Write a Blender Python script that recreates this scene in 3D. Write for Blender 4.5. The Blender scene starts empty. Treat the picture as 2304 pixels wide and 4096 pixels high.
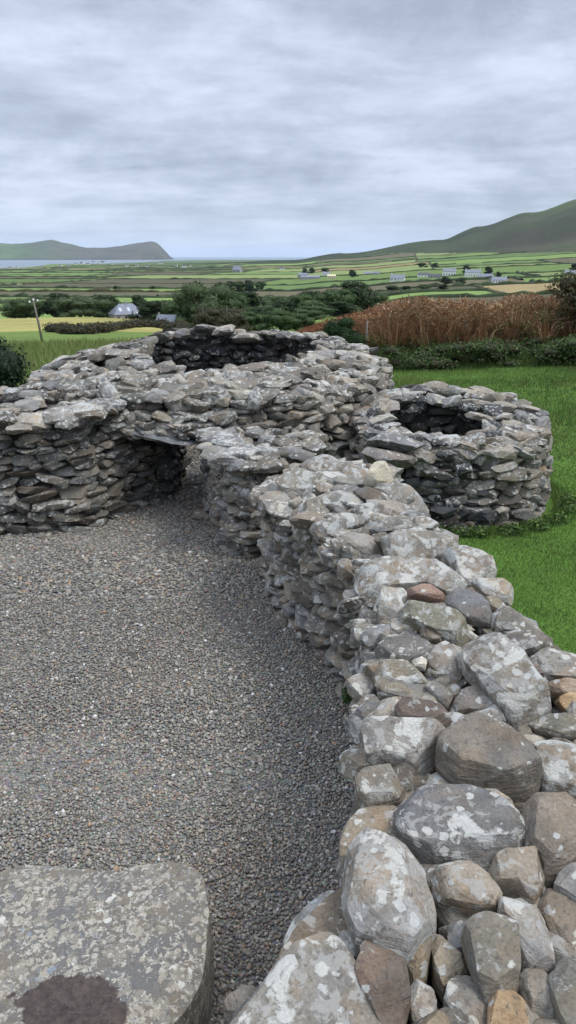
import bpy, bmesh, math, random
import numpy as np
from mathutils import Vector, Matrix
R_ = np.random.default_rng(11)
random.seed(5)
sc = bpy.context.scene
COL = sc.collection
PI = math.pi
rad = math.radians

# ------------------------------------------------------------------ camera
CAMZ = 3.0; PITCH = rad(19.1); FPX = 739.0
cam = bpy.data.objects.new('camera', bpy.data.cameras.new('camera'))
COL.objects.link(cam)
cam.location = (0, 0, CAMZ)
cam.rotation_euler = (PI/2 - PITCH, 0, 0)
cam.data.sensor_fit = 'VERTICAL'; cam.data.sensor_height = 36
cam.data.lens = FPX/1024*36
cam.data.clip_start = 0.05; cam.data.clip_end = 90000
sc.camera = cam

def ray(u, v):
    x = (u-288)/FPX; y = -(v-512)/FPX
    return np.array([x, math.cos(PITCH)+y*math.sin(PITCH), -math.sin(PITCH)+y*math.cos(PITCH)])

# ------------------------------------------------------------------ helpers
def tag(o, label=None, cat=None, group=None, kind=None):
    if label: o['label'] = label
    if cat: o['category'] = cat
    if group: o['group'] = group
    if kind: o['kind'] = kind
    return o
def empty(name, loc, rz=0.0):
    o = bpy.data.objects.new(name, None); COL.objects.link(o)
    o.location = loc; o.rotation_euler = (0, 0, rz); o.empty_display_size = .2
    return o
def mesh_obj(name, V, F, mat, parent=None, loc=None, attrs=None, smooth=True, mats=None, fmat=None, sharp=0):
    """V (n,3); F list of (m,k) int arrays"""
    me = bpy.data.meshes.new(name)
    V = np.asarray(V, dtype=np.float32)
    if loc is None and parent is None:
        loc = np.array([V[:,0].mean(), V[:,1].mean(), V[:,2].min()])
        V = V - loc.astype(np.float32)
    elif loc is not None:
        V = V - np.asarray(loc, dtype=np.float32)
    if not isinstance(F, list): F = [F]
    F = [np.asarray(f, dtype=np.int32) for f in F if len(f)]
    me.vertices.add(len(V)); me.vertices.foreach_set('co', V.ravel())
    nl = sum(f.size for f in F); npoly = sum(len(f) for f in F)
    me.loops.add(nl); me.loops.foreach_set('vertex_index', np.concatenate([f.ravel() for f in F]))
    me.polygons.add(npoly)
    starts = []; s = 0
    for f in F:
        k = f.shape[1]; starts.append(s+np.arange(len(f))*k); s += f.size
    me.polygons.foreach_set('loop_start', np.concatenate(starts).astype(np.int32))
    if smooth: me.polygons.foreach_set('use_smooth', np.ones(npoly, dtype=bool))
    if attrs:
        for k, a in attrs.items():
            a = np.asarray(a, dtype=np.float32)
            if a.shape[1] == 4:
                at = me.attributes.new(k, 'FLOAT_COLOR', 'POINT'); at.data.foreach_set('color', a.ravel())
            else:
                at = me.attributes.new(k, 'FLOAT_VECTOR', 'POINT'); at.data.foreach_set('vector', a.ravel())
    for m in (mats or [mat]): me.materials.append(m)
    if fmat is not None: me.polygons.foreach_set('material_index', np.asarray(fmat, dtype=np.int32))
    me.update(calc_edges=True); me.validate()
    if sharp: me.set_sharp_from_angle(angle=rad(sharp))
    o = bpy.data.objects.new(name, me); COL.objects.link(o)
    if parent is not None: o.parent = parent
    if loc is not None: o.location = [float(c) for c in loc]
    return o

_lat = R_.random((32, 32, 32))
def vnoise(P, sc_=1.0, seed=0):
    P = np.asarray(P)*sc_ + seed*7.13 + 1000.0
    i = np.floor(P).astype(int); f = P-i; f = f*f*(3-2*f)
    i %= 32; j = (i+1) % 32
    def L(a, b, c): return _lat[a, b, c]
    x0, y0, z0 = i[..., 0], i[..., 1], i[..., 2]; x1, y1, z1 = j[..., 0], j[..., 1], j[..., 2]
    fx, fy, fz = f[..., 0], f[..., 1], f[..., 2]
    c00 = L(x0,y0,z0)*(1-fx)+L(x1,y0,z0)*fx; c10 = L(x0,y1,z0)*(1-fx)+L(x1,y1,z0)*fx
    c01 = L(x0,y0,z1)*(1-fx)+L(x1,y0,z1)*fx; c11 = L(x0,y1,z1)*(1-fx)+L(x1,y1,z1)*fx
    return ((c00*(1-fy)+c10*fy)*(1-fz)+(c01*(1-fy)+c11*fy)*fz)*2-1
def fbm(P, s, seed=0, o=3):
    r = 0; a = 1.0; t = 0
    for k in range(o):
        r = r+a*vnoise(P, s*(2**k), seed+k*3); t += a; a *= .5
    return r/t
def n2(x, y, s, seed=0, o=3):
    P = np.stack([np.asarray(x, float), np.asarray(y, float), np.zeros_like(np.asarray(x, float))], -1)
    return fbm(P, s, seed, o)

_ico = {}
def ico(l):
    if l not in _ico:
        bm = bmesh.new(); bmesh.ops.create_icosphere(bm, subdivisions=l, radius=1)
        V = np.array([v.co[:] for v in bm.verts]); F = np.array([[v.index for v in f.verts] for f in bm.faces])
        bm.free(); V /= np.linalg.norm(V, axis=1)[:, None]; _ico[l] = (V, F)
    return _ico[l]
def cutr(D, ncut, k, rng, boxy=True):
    """soft convex polyhedron radius for unit directions"""
    N = []; H = []
    if boxy:
        for ax in range(3):
            for s in (-1, 1):
                n = rng.normal(0, .27, 3); n[ax] += s; n /= np.linalg.norm(n); N.append(n); H.append(rng.uniform(.82, 1))
    for _ in range(ncut):
        n = rng.normal(0, 1, 3); n /= np.linalg.norm(n); N.append(n); H.append(rng.uniform(.8, 1.12))
    N = np.array(N); H = np.array(H)
    q = np.maximum(0, D@N.T)/H
    return (q**k).sum(1)**(-1.0/k)
def slabr(D, rng, k=90):
    N = []; H = []
    for s in (-1, 1):
        n = np.array([rng.normal(0, .13), rng.normal(0, .13), s]); N.append(n/np.linalg.norm(n)); H.append(rng.uniform(.8, 1))
    m = int(rng.integers(4, 8)); a0 = rng.uniform(0, 2*PI)
    for i in range(m):
        a = a0+2*PI*(i+rng.uniform(-.3, .3))/m; n = np.array([math.cos(a), math.sin(a), rng.normal(0, .33)]); N.append(n/np.linalg.norm(n)); H.append(rng.uniform(.72, 1.0))
    for _ in range(5):
        n = rng.normal(0, 1, 3); n /= np.linalg.norm(n); N.append(n); H.append(rng.uniform(.88, 1.15))
    N = np.array(N); H = np.array(H); q = np.maximum(0, D@N.T)/H
    return np.minimum((q**k).sum(1)**(-1.0/k), 1.5)
def make_templates(level, count, k=24, boxy=True, ncut=11):
    D, F = ico(level); out = []
    for _ in range(count):
        r = slabr(D, R_) if R_.random() < .8 else cutr(D, ncut, k, R_, boxy)
        V = D*r[:, None]
        V = V*(1+.07*fbm(D*1.0, 1.9, int(R_.integers(999)), 2)+.03*fbm(D*1.0, 5.0, int(R_.integers(999)), 2))[:, None]
        V -= (V.max(0)+V.min(0))/2
        V /= np.abs(V).max(0)
        out.append(V)
    return out, F
TPL = {2: make_templates(2, 30), 3: make_templates(3, 48)}

def rotz(a): c, s = math.cos(a), math.sin(a); return np.array([[c,-s,0],[s,c,0],[0,0,1.]])
def rotx(a): c, s = math.cos(a), math.sin(a); return np.array([[1.,0,0],[0,c,-s],[0,s,c]])
def roty(a): c, s = math.cos(a), math.sin(a); return np.array([[c,0,s],[0,1.,0],[-s,0,c]])

STONE_TINTS = np.array([[.150,.152,.155],[.175,.165,.150],[.130,.126,.118],[.195,.185,.165],[.145,.150,.158],[.165,.150,.130],[.215,.205,.185],[.155,.158,.150],[.120,.112,.105]])
class Pile:
    def __init__(s): s.V=[]; s.F=[]; s.T=[]; s.S=[]; s.n=0
    def raw(s, V, F, tint, L, sco=None):
        s.V.append(V); s.F.append(F+s.n); s.n += len(V)
        t = np.empty((len(V), 4)); t[:, :3] = tint; t[:, 3] = L; s.T.append(t)
        s.S.append(V if sco is None else sco)
    def stone(s, c, R, d, tint=None, L=None, level=2, dark=1.0):
        T, F = TPL[level]; U = T[R_.integers(len(T))]*(R_.choice([-1,1]) if False else 1)
        U = U*d
        fl = R_.integers(4)
        if fl & 1: U = U*np.array([-1,-1,1])
        if tint is None:
            tint = STONE_TINTS[R_.integers(len(STONE_TINTS))]*np.array([1.17,1.09,.95])*R_.uniform(.7, 1.45)
            if R_.random() < .012: tint = np.array([.22,.17,.125])
            if R_.random() < .03: tint = np.array([.30,.28,.23])
        if L is None: L = float(np.clip(R_.normal(.5, .25), 0, 1))
        s.raw(U@R.T + c, F, np.asarray(tint)*dark, L, U+R_.uniform(-40, 40, 3))
    def build(s, name, mat, parent=None, loc=None):
        return mesh_obj(name, np.concatenate(s.V), np.concatenate(s.F), mat, parent, loc, {'tint': np.concatenate(s.T), 'sco': np.concatenate(s.S)}, sharp=24)

# ------------------------------------------------------------------ materials
def newmat(name):
    m = bpy.data.materials.new(name); m.use_nodes = True
    nt = m.node_tree; nt.nodes.clear()
    o = nt.nodes.new('ShaderNodeOutputMaterial'); b = nt.nodes.new('ShaderNodeBsdfPrincipled')
    nt.links.new(b.outputs[0], o.inputs[0])
    b.inputs['Roughness'].default_value = .9; b.inputs['Specular IOR Level'].default_value = .25
    return m, nt, b
class NB:
    def __init__(s, nt): s.nt = nt
    def n(s, t, **k):
        x = s.nt.nodes.new(t)
        for a, v in k.items(): setattr(x, a, v)
        return x
    def l(s, a, b): s.nt.links.new(a, b)
    def val(s, sock, v):
        if hasattr(v, 'is_linked') or hasattr(v, 'links'): s.l(v, sock)
        else: sock.default_value = v
    def attr(s, n): a = s.n('ShaderNodeAttribute', attribute_name=n); return a
    def noise(s, vec, scale, detail=3, rough=.55, dist=0):
        x = s.n('ShaderNodeTexNoise'); s.l(vec, x.inputs['Vector'])
        x.inputs['Scale'].default_value = scale; x.inputs['Detail'].default_value = detail
        x.inputs['Roughness'].default_value = rough; x.inputs['Distortion'].default_value = dist
        return x
    def mr(s, v, a, b, c, d, smooth=False):
        x = s.n('ShaderNodeMapRange')
        if smooth: x.interpolation_type = 'SMOOTHSTEP'
        s.val(x.inputs[0], v)
        for i, q in enumerate((a, b, c, d)): s.val(x.inputs[i+1], q)
        return x.outputs[0]
    def math(s, op, a, b=0.0):
        x = s.n('ShaderNodeMath', operation=op); s.val(x.inputs[0], a); s.val(x.inputs[1], b); return x.outputs[0]
    def mix(s, f, a, b, mode='MIX'):
        x = s.n('ShaderNodeMix', data_type='RGBA', blend_type=mode)
        s.val(x.inputs[0], f)
        for i, q in ((6, a), (7, b)):
            if isinstance(q, tuple): q = (*q, 1.0) if len(q) == 3 else q
            s.val(x.inputs[i], q)
        return x.outputs[2]
    def bump(s, h, strength, dist, normal=None):
        x = s.n('ShaderNodeBump'); x.inputs['Strength'].default_value = strength; x.inputs['Distance'].default_value = dist
        s.l(h, x.inputs['Height'])
        if normal: s.l(normal, x.inputs['Normal'])
        return x.outputs[0]
    def grey(s, v):
        x = s.n('ShaderNodeCombineColor')
        for i in range(3): s.l(v, x.inputs[i])
        return x.outputs[0]

def stone_mat(name='lichened_stone'):
    m, nt, b = newmat(name); N = NB(nt)
    t = N.attr('tint'); co = N.attr('sco').outputs['Vector']
    L = t.outputs['Alpha']
    n1 = N.noise(co, 7, 3).outputs[0]
    n2_ = N.noise(co, 95, 4, .7).outputs[0]
    n3 = N.noise(co, 28, 3, .6)
    f = N.math('MULTIPLY', N.mr(n1, .3, .7, .62, 1.10), N.mr(n2_, .25, .75, .66, 1.30))
    base = N.mix(1.0, t.outputs['Color'], N.grey(f), 'MULTIPLY')
    # brown and blue mineral patches
    bp = N.mr(N.noise(co, 5.5, 3, .6, .5).outputs[0], .52, .66, 0, .35)
    base = N.mix(bp, base, N.mix(1.0, base, (1.28, 1.0, .74), 'MULTIPLY'))
    bq = N.mr(N.noise(co, 4.2, 2, .6, .3).outputs[0], .36, .46, .5, 0)
    base = N.mix(bq, base, N.mix(1.0, base, (.86, .95, 1.13), 'MULTIPLY'))
    # strata
    mp = N.n('ShaderNodeMapping'); N.l(co, mp.inputs[0]); mp.inputs['Scale'].default_value = (4, 4, 42); mp.inputs['Rotation'].default_value = (.1, .15, 0)
    st = N.noise(mp.outputs[0], 1.6, 3, .6).outputs[0]
    # dark specks of black lichen
    dk = N.mr(N.noise(co, 46, 3, .6).outputs[0], .60, .66, 0, .55)
    base = N.mix(dk, base, (.055, .053, .05))
    # grey thin lichen
    thr2 = N.mr(L, 0, 1, .66, .47)
    la = N.noise(co, 17, 5, .62, .4).outputs[0]
    m2 = N.mr(N.math('SUBTRACT', la, thr2), 0, .035, 0, .62)
    base = N.mix(m2, base, (.30, .295, .27))
    # crusty pale lichen patches
    thr = N.mr(L, 0, 1, .69, .485)
    lb = N.noise(co, 9.5, 6, .6, .5).outputs[0]
    m3 = N.mr(N.math('SUBTRACT', N.math('ADD', lb, N.math('MULTIPLY', N.math('SUBTRACT', n2_, .5), .05)), thr), 0, .045, 0, .85)
    # round colonies
    dv = N.n('ShaderNodeVectorMath', operation='ADD'); sc2 = N.n('ShaderNodeVectorMath', operation='SCALE')
    N.l(n3.outputs['Color'], sc2.inputs[0]); sc2.inputs['Scale'].default_value = .035
    N.l(co, dv.inputs[0]); N.l(sc2.outputs[0], dv.inputs[1])
    vo = N.n('ShaderNodeTexVoronoi'); N.l(dv.outputs[0], vo.inputs['Vector']); vo.inputs['Scale'].default_value = 24
    sep = N.n('ShaderNodeSeparateColor'); N.l(vo.outputs['Color'], sep.inputs[0])
    radv = N.mr(N.math('ADD', sep.outputs[0], N.math('MULTIPLY', L, .35)), .72, 1.2, 0, .55)
    m4 = N.mr(N.math('SUBTRACT', radv, vo.outputs['Distance']), 0, .07, 0, .8)
    mm = N.math('MAXIMUM', m3, m4)
    lc = N.mix(N.mr(n2_, .3, .7, 0, 1), (.34, .33, .29), (.52, .505, .45))
    lc = N.mix(N.mr(N.noise(co, 3.1, 2).outputs[0], .45, .6, 0, .6), lc, (.33, .345, .33))
    lc = N.mix(N.mr(N.noise(co, 6.0, 2).outputs[0], .55, .68, 0, .6), lc, (.40, .36, .27))
    base = N.mix(mm, base, lc)
    N.l(base, b.inputs['Base Color'])
    h = N.math('ADD', N.math('MULTIPLY', n2_, .25), N.math('ADD', N.math('MULTIPLY', n3.outputs[0], .5), N.math('MULTIPLY', st, .55)))
    h = N.math('ADD', h, N.math('MULTIPLY', mm, .12))
    N.l(N.bump(h, .75, .022), b.inputs['Normal'])
    b.inputs['Roughness'].default_value = .92
    return m
M_STONE = stone_mat()

def slab_mat():
    """big foreground slab: dense small lichen mosaic with one bare reddish patch"""
    m, nt, b = newmat('slab_stone'); N = NB(nt)
    co = N.attr('sco').outputs['Vector']
    n1 = N.noise(co, 5, 4, .6).outputs[0]; n2_ = N.noise(co, 120, 4, .7).outputs[0]; n3 = N.noise(co, 26, 4, .65)
    base = N.mix(N.mr(n1, .4, .6, 0, 1), (.13, .125, .115), (.17, .145, .11))
    sc2 = N.n('ShaderNodeVectorMath', operation='SCALE'); dv = N.n('ShaderNodeVectorMath', operation='ADD')
    N.l(n3.outputs['Color'], sc2.inputs[0]); sc2.inputs['Scale'].default_value = .045
    N.l(co, dv.inputs[0]); N.l(sc2.outputs[0], dv.inputs[1])
    mm = None; sc2.inputs['Scale'].default_value = .07
    for scale, lo, colr in ((22, .30, (.22, .20, .16)), (34, .38, (.30, .27, .215)), (52, .50, (.21, .215, .205)), (62, .50, (.37, .345, .29)), (27, .86, (.48, .465, .40)), (52, .62, (.12, .105, .09)), (30, .90, (.19, .21, .235))):
        vo = N.n('ShaderNodeTexVoronoi'); N.l(dv.outputs[0], vo.inputs['Vector']); vo.inputs['Scale'].default_value = scale
        sep = N.n('ShaderNodeSeparateColor'); N.l(vo.outputs['Color'], sep.inputs[0])
        big = N.noise(co, 2.6+scale*.05, 2).outputs[0]
        rv = N.mr(N.math('ADD', sep.outputs[0], N.math('MULTIPLY', N.math('SUBTRACT', big, .5), 1.1)), lo, lo+.35, 0, .62)
        mk = N.mr(N.math('SUBTRACT', rv, vo.outputs['Distance']), 0, .05, 0, .9)
        base = N.mix(mk, base, colr)
        mm = mk if mm is None else N.math('MAXIMUM', mm, mk)
    # bare red-brown patch at a fixed place on the top
    geo = N.n('ShaderNodeTexCoord')
    dist = N.n('ShaderNodeVectorMath', operation='DISTANCE'); N.l(N.attr('patch').outputs['Vector'], dist.inputs[0]); dist.inputs[1].default_value = (0, 0, 0)
    pd = N.math('ADD', dist.outputs['Value'], N.math('MULTIPLY', N.math('SUBTRACT', N.noise(co, 7, 5, .65).outputs[0], .5), 1.7))
    pm = N.mr(pd, .93, 1.02, .93, 0)
    base = N.mix(pm, base, N.mix(N.mr(n3.outputs[0], .35, .65, 0, 1), (.034, .027, .025), (.075, .056, .048)))
    base = N.mix(1.0, base, N.grey(N.mr(n2_, .25, .75, .72, 1.28)), 'MULTIPLY')
    N.l(base, b.inputs['Base Color'])
    h = N.math('ADD', N.math('MULTIPLY', n2_, .3), N.math('ADD', N.math('MULTIPLY', n3.outputs[0], .6), N.math('MULTIPLY', mm, .15)))
    N.l(N.bump(h, .8, .02), b.inputs['Normal'])
    return m

def attr_mat(name, nscale=40, amt=.25, rough=.9, spec=.2, trans=0.0, bump=0):
    m, nt, b = newmat(name); N = NB(nt)
    t = N.attr('tint'); g = N.n('ShaderNodeNewGeometry')
    n = N.noise(g.outputs['Position'], nscale, 3).outputs[0]
    N.l(N.mix(1.0, t.outputs['Color'], N.grey(N.mr(n, .25, .75, 1-amt, 1+amt)), 'MULTIPLY'), b.inputs['Base Color'])
    b.inputs['Roughness'].default_value = rough; b.inputs['Specular IOR Level'].default_value = spec
    if bump: N.l(N.bump(n, .6, bump), b.inputs['Normal'])
    if trans:
        nt2 = N.n('ShaderNodeBsdfTranslucent'); ms = N.n('ShaderNodeMixShader'); ms.inputs[0].default_value = trans
        N.l(t.outputs['Color'], nt2.inputs[0]); out = [x for x in nt.nodes if x.type == 'OUTPUT_MATERIAL'][0]
        N.l(b.outputs[0], ms.inputs[1]); N.l(nt2.outputs[0], ms.inputs[2]); N.l(ms.outputs[0], out.inputs[0])
    return m
def plain(name, c, nscale=8, amt=.12, rough=.8, spec=.3):
    m, nt, b = newmat(name); N = NB(nt)
    g = N.n('ShaderNodeNewGeometry'); n = N.noise(g.outputs['Position'], nscale, 4).outputs[0]
    N.l(N.mix(1.0, c, N.grey(N.mr(n, .25, .75, 1-amt, 1+amt)), 'MULTIPLY'), b.inputs['Base Color'])
    b.inputs['Roughness'].default_value = rough; b.inputs['Specular IOR Level'].default_value = spec
    return m
M_LEAF = attr_mat('leaves', 3, .2, .75, .25, .25)
M_BLADE = attr_mat('grass_blades', 1.2, .22, .7, .25, .3)
M_DRY = attr_mat('dry_stems', 4, .3, .85, .15, .2)
M_PEB = attr_mat('pebbles', 160, .25, .7, .35)
M_HEDGE = attr_mat('far_hedge', .3, .3, .95, .1)
M_BARK = plain('bark', (.09, .075, .06), 14, .3)
M_WOOD = plain('weathered_wood', (.15, .135, .11), 30, .3)
M_SLATE = plain('roof_slate', (.17, .185, .22), 2, .15, .6)
M_SLATE2 = plain('dark_roof', (.075, .08, .09), 2, .15, .7)
M_WHITE = plain('white_render', (.72, .72, .70), 1, .06)
M_CREAM = plain('cream_render', (.62, .55, .36), 1, .06)
M_GREYW = plain('grey_render', (.30, .295, .28), 1, .12)
M_WIN = plain('window_glass', (.035, .04, .05), 1, .05, .25, .5)
M_SKYL = plain('skylight_glass', (.42, .48, .56), 1, .05, .2, .5)

# ------------------------------------------------------------------ terrain
RN = np.array([0,15,25,40,60,80,110,160,220,300,420,600,900,1300,1800,2500,3300,4500,6500,9000,12000,60000.])
AZ = {
 -70:[0,0,-.7,-2,-3.6,-5.6,-7.5,-9.6,-13,-19,-24,-27,-29,-31.5,-34,-37.5,-41,-45,-46,-46,-46,-46],
 -20:[0,0,-.7,-2,-3.6,-5.4,-7.0,-9.2,-13,-19,-24,-27,-29,-31.5,-34,-37.0,-40.6,-45,-46,-46,-46,-46],
 -16:[0,0,-.7,-2,-3.6,-5.4,-7.0,-9.2,-13,-19,-24,-27,-29,-31.5,-34,-36.0,-38,-39.2,-45,-46,-46,-46],
  -8:[0,0,-.7,-2,-3.6,-5.4,-7.5,-10.5,-14.5,-20,-24,-27,-29,-31,-33,-34,-35,-38,-39.3,-39.9,-46,-46],
   0:[0,0,-.6,-1.8,-3.2,-5,-7,-10,-14,-19,-24,-27,-28.5,-30,-30,-25,-14,-27,-37,-39,-46,-46],
   4:[0,0,-.3,-1.5,-3,-4.5,-6.5,-9.5,-13,-18,-21.5,-23.5,-24,-24,-21,-11,14,2,-30,-40,-46,-46],
  11:[0,0,-.1,-1.2,-2.4,-3.6,-5.2,-8,-11,-14,-16.5,-18,-18,-14,-6,7,66,45,-20,-40,-46,-46],
  13.6:[0,0,-.1,-1.2,-2.4,-3.6,-5.2,-8,-11,-14,-16,-17,-16,-11,-1,18,118,95,0,-40,-46,-46],
  16.9:[0,0,0,-1.0,-2.2,-3.5,-5,-7.5,-10,-13,-15,-15.5,-14,-8,4,36,170,150,20,-40,-46,-46],
  20.2:[0,0,0,-1.0,-2,-3.2,-4.6,-7,-9.5,-12,-13.5,-14,-12,-5,10,58,219,215,60,-40,-46,-46],
  28:[0,0,0,-1.0,-2,-3,-4.3,-6.5,-9,-11,-12,-12,-9,0,20,90,270,300,90,-30,-46,-46],
  70:[0,0,0,-1,-2,-3,-4,-6,-8,-10,-11,-10,-6,3,25,100,240,260,90,-30,-46,-46],
}
AK = np.array(sorted(AZ)); AT = np.array([AZ[k] for k in AK], float)
def terrain(x, y, fine=True):
    x = np.asarray(x, float); y = np.asarray(y, float)
    r = np.hypot(x, y); a = np.degrees(np.arctan2(x, y)); a = np.clip(a, -70, 70)
    # smooth interpolation in log-radius
    lr = np.log(r+8); LR = np.log(RN+8)
    i = np.clip(np.searchsorted(LR, lr)-1, 0, len(LR)-2); t = np.clip((lr-LR[i])/(LR[i+1]-LR[i]), 0, 1)
    j = np.clip(np.searchsorted(AK, a)-1, 0, len(AK)-2); s = np.clip((a-AK[j])/(AK[j+1]-AK[j]), 0, 1); s = s*s*(3-2*s)
    z = (AT[j,i]*(1-t)+AT[j,i+1]*t)*(1-s)+(AT[j+1,i]*(1-t)+AT[j+1,i+1]*t)*s
    amp = np.clip((r-24)/800, 0, 1)
    z = z+amp*(.7*n2(x, y, 1/420., 3, 2)+.12*n2(x, y, 1/90., 5)*np.clip((r-100)/400, 0, 1))
    hill = np.clip((z-20)/60, 0, 1)
    z = z+hill*(20*n2(x, y, 1/380., 9, 5))
    z = np.where(z < -37, np.minimum(z, z*1), z)
    return z
def hit(u, v, rmin=10):
    """where the pixel's ray meets the terrain"""
    d = ray(u, v); d = d/np.hypot(d[0], d[1])
    r = np.geomspace(rmin, 12000, 1600)
    zz = terrain(d[0]*r, d[1]*r); w = CAMZ+d[2]*r
    k = np.argmax(w <= zz)
    return np.array([d[0]*r[k], d[1]*r[k], zz[k]])

# fields: recursive split in a rotated frame
FA = rad(-9); ca, sa = math.cos(FA), math.sin(FA)
def to_f(x, y): return x*ca+y*sa, -x*sa+y*ca
def from_f(p, q): return p*ca-q*sa, p*sa+q*ca
fr = random.Random(21)
fields = []; edges = []
def split(x0, x1, y0, y1, dpt=0):
    w = x1-x0; h = y1-y0; ym = (y0+y1)/2
    tw = 160+ym*.075; th = 85+ym*.055
    if (w < tw*1.6 and h < th*1.6) or (dpt > 3 and w < tw*2.4 and h < th*2.2 and fr.random() < .18) or dpt > 14:
        fields.append((x0, x1, y0, y1)); return
    if w/tw > h/th*fr.uniform(.8, 1.25):
        m = x0+w*fr.uniform(.35, .65); edges.append((m, y0, m, y1)); split(x0, m, y0, y1, dpt+1); split(m, x1, y0, y1, dpt+1)
    else:
        m = y0+h*fr.uniform(.35, .65); edges.append((x0, m, x1, m)); split(x0, x1, y0, m, dpt+1); split(x0, x1, m, y1, dpt+1)
split(-3400, 4200, 235, 5200)
FARR = np.array(fields)
FC = []
for f in fields:
    t = fr.random(); xm = (f[0]+f[1])/2; ym = (f[2]+f[3])/2
    if t < .42: c = (.115, .195, .050)
    elif t < .64: c = (.135, .195, .062)
    elif t < .80: c = (.080, .140, .040)
    elif t < .92: c = (.085, .088, .045)
    else: c = (.190, .175, .075)
    if ym < 1300 and xm < 0 and fr.random() < .3: c = (.075, .083, .043)
    j = fr.uniform(.8, 1.15); FC.append([c[0]*j*1.18, c[1]*j, c[2]*j*1.15])
FC = np.array(FC)
def field_color(x, y):
    p, q = to_f(x, y)
    out = np.tile(np.array([.075, .12, .038]), (len(p), 1)).astype(float)
    for k in range(len(fields)):
        f = FARR[k]; m = (p >= f[0]) & (p < f[1]) & (q >= f[2]) & (q < f[3])
        out[m] = FC[k]
    return out

def build_ground():
    az = np.concatenate([np.linspace(-180, -40, 29)[:-1], np.linspace(-40, 40, 560), np.linspace(40, 180, 29)[1:]])
    az[-1] = 180
    rr = np.concatenate([[.5, 2, 4, 7, 11, 15], np.geomspace(17, 13000, 460), [16000, 22000, 32000, 45000]])
    na, nr = len(az), len(rr)
    A, RR = np.meshgrid(np.radians(az), rr)
    x = (RR*np.sin(A)).ravel(); y = (RR*np.cos(A)).ravel(); z = terrain(x, y)
    r = np.hypot(x, y)
    col = field_color(x, y)
    a = np.degrees(np.arctan2(x, y))
    nz = n2(x, y, 1/40., 31); nz2 = n2(x, y, 1/300., 37, 4)
    # near rough grass
    near = r < 236
    rg = np.array([.12, .17, .045])*(1+.25*nz[:, None])+np.clip(nz2, 0, 1)[:, None]*np.array([.05, .02, 0])
    col[near] = rg[near]
    # mown yellow field below on the left
    p_, q_ = x, y
    yf = (y > 112+.10*(x+20)+2*nz) & (y < 225+4*nz) & (x < -14-.10*(y-110)+6*nz)
    col[yf] = (np.array([.27, .245, .085])*(1+.15*nz[:, None]))[yf]
    # hill: heather and bracken above the fields, greener on the ridge
    hz = (z > 12+5*nz2+np.clip(-(a-5), 0, 30)*.4) & (r > 1700) | ((r > 2750) & (a > -5) & (z > -24))
    heath = np.array([.033, .041, .022])*(1+.3*nz2[:, None])
    pk = np.clip(n2(x, y, 1/260., 44, 4)*2.2+.35, 0, 1)[:, None]*np.clip((a-10)/6, 0, 1)[:, None]
    heath = heath*(1+.45*n2(x, y, 1/110., 71, 3)[:, None]); heath = heath*(1-pk)+np.array([.050, .042, .032])*pk
    gr = np.clip((n2(x, y, 1/400., 47, 4)+.2)*1.8, 0, 1)[:, None]*(np.clip((z-120)/60, 0, 1)+.35)[:, None]
    heath = heath*(1-gr)+np.array([.070, .098, .036])*gr
    col[hz] = heath[hz]
    # flat coast land
    fl = (r > 4300) & (z < 0)
    col[fl] = (np.array([.085, .12, .05])*(1+.3*nz2[:, None]))[fl]
    lawn = r < 23
    col[lawn] = (np.array([.080, .155, .028])*(1+.2*nz[:, None]))[lawn]
    T = np.concatenate([col, np.ones((len(x), 1))], 1)
    V = np.stack([x, y, z], 1)
    idx = np.arange(na*nr).reshape(nr, na)
    F = np.stack([idx[:-1, :-1], idx[:-1, 1:], idx[1:, 1:], idx[1:, :-1]], -1).reshape(-1, 4)[:, ::-1]
    # centre cap
    V = np.concatenate([V, [[0, 0, 0]]]); T = np.concatenate([T, [[.07, .13, .03, 1]]])
    c = len(V)-1
    F3 = np.stack([np.full(na-1, c), idx[0, 1:], idx[0, :-1]], 1)
    m, nt, b = newmat('turf'); N = NB(nt)
    t = N.attr('tint'); g = N.n('ShaderNodeNewGeometry')
    a1 = N.noise(g.outputs['Position'], 1.3, 4, .6).outputs[0]; a2 = N.noise(g.outputs['Position'], 30, 3, .6).outputs[0]; a3 = N.noise(g.outputs['Position'], .06, 4, .65).outputs[0]
    f = N.math('MULTIPLY', N.mr(a1, .25, .75, .78, 1.22), N.math('MULTIPLY', N.mr(a2, .25, .75, .75, 1.25), N.mr(a3, .3, .7, .8, 1.2)))
    N.l(N.mix(1.0, t.outputs['Color'], N.grey(f), 'MULTIPLY'), b.inputs['Base Color'])
    b.inputs['Specular IOR Level'].default_value = .05
    N.l(N.bump(N.math('ADD', a2, a1), .5, .03), b.inputs['Normal'])
    o = mesh_obj('ground', V, [F, F3], m, None, (0, 0, 0), {'tint': T})
    tag(o, kind='structure')
build_ground()

# sea
def build_sea():
    n = 96; t = np.linspace(0, 2*PI, n, endpoint=False)
    V = [[0, 0, -40.0]]
    V += [[39500*math.sin(a), 39500*math.cos(a), -40.0] for a in t]
    F = np.array([[0, 1+(i+1) % n, 1+i] for i in range(n)])
    m, nt, b = newmat('sea_water'); N = NB(nt)
    b.inputs['Base Color'].default_value = (.10, .14, .17, 1); b.inputs['Roughness'].default_value = .35; b.inputs['Specular IOR Level'].default_value = .5
    g = N.n('ShaderNodeNewGeometry'); mp = N.n('ShaderNodeMapping'); N.l(g.outputs['Position'], mp.inputs[0]); mp.inputs['Scale'].default_value = (.004, .02, 1)
    N.l(N.bump(N.noise(mp.outputs[0], 8, 4).outputs[0], .4, 1.5), b.inputs['Normal'])
    tag(mesh_obj('sea', np.array(V), F, m, None, (0, 0, -40), smooth=False), kind='structure')
build_sea()

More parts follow.
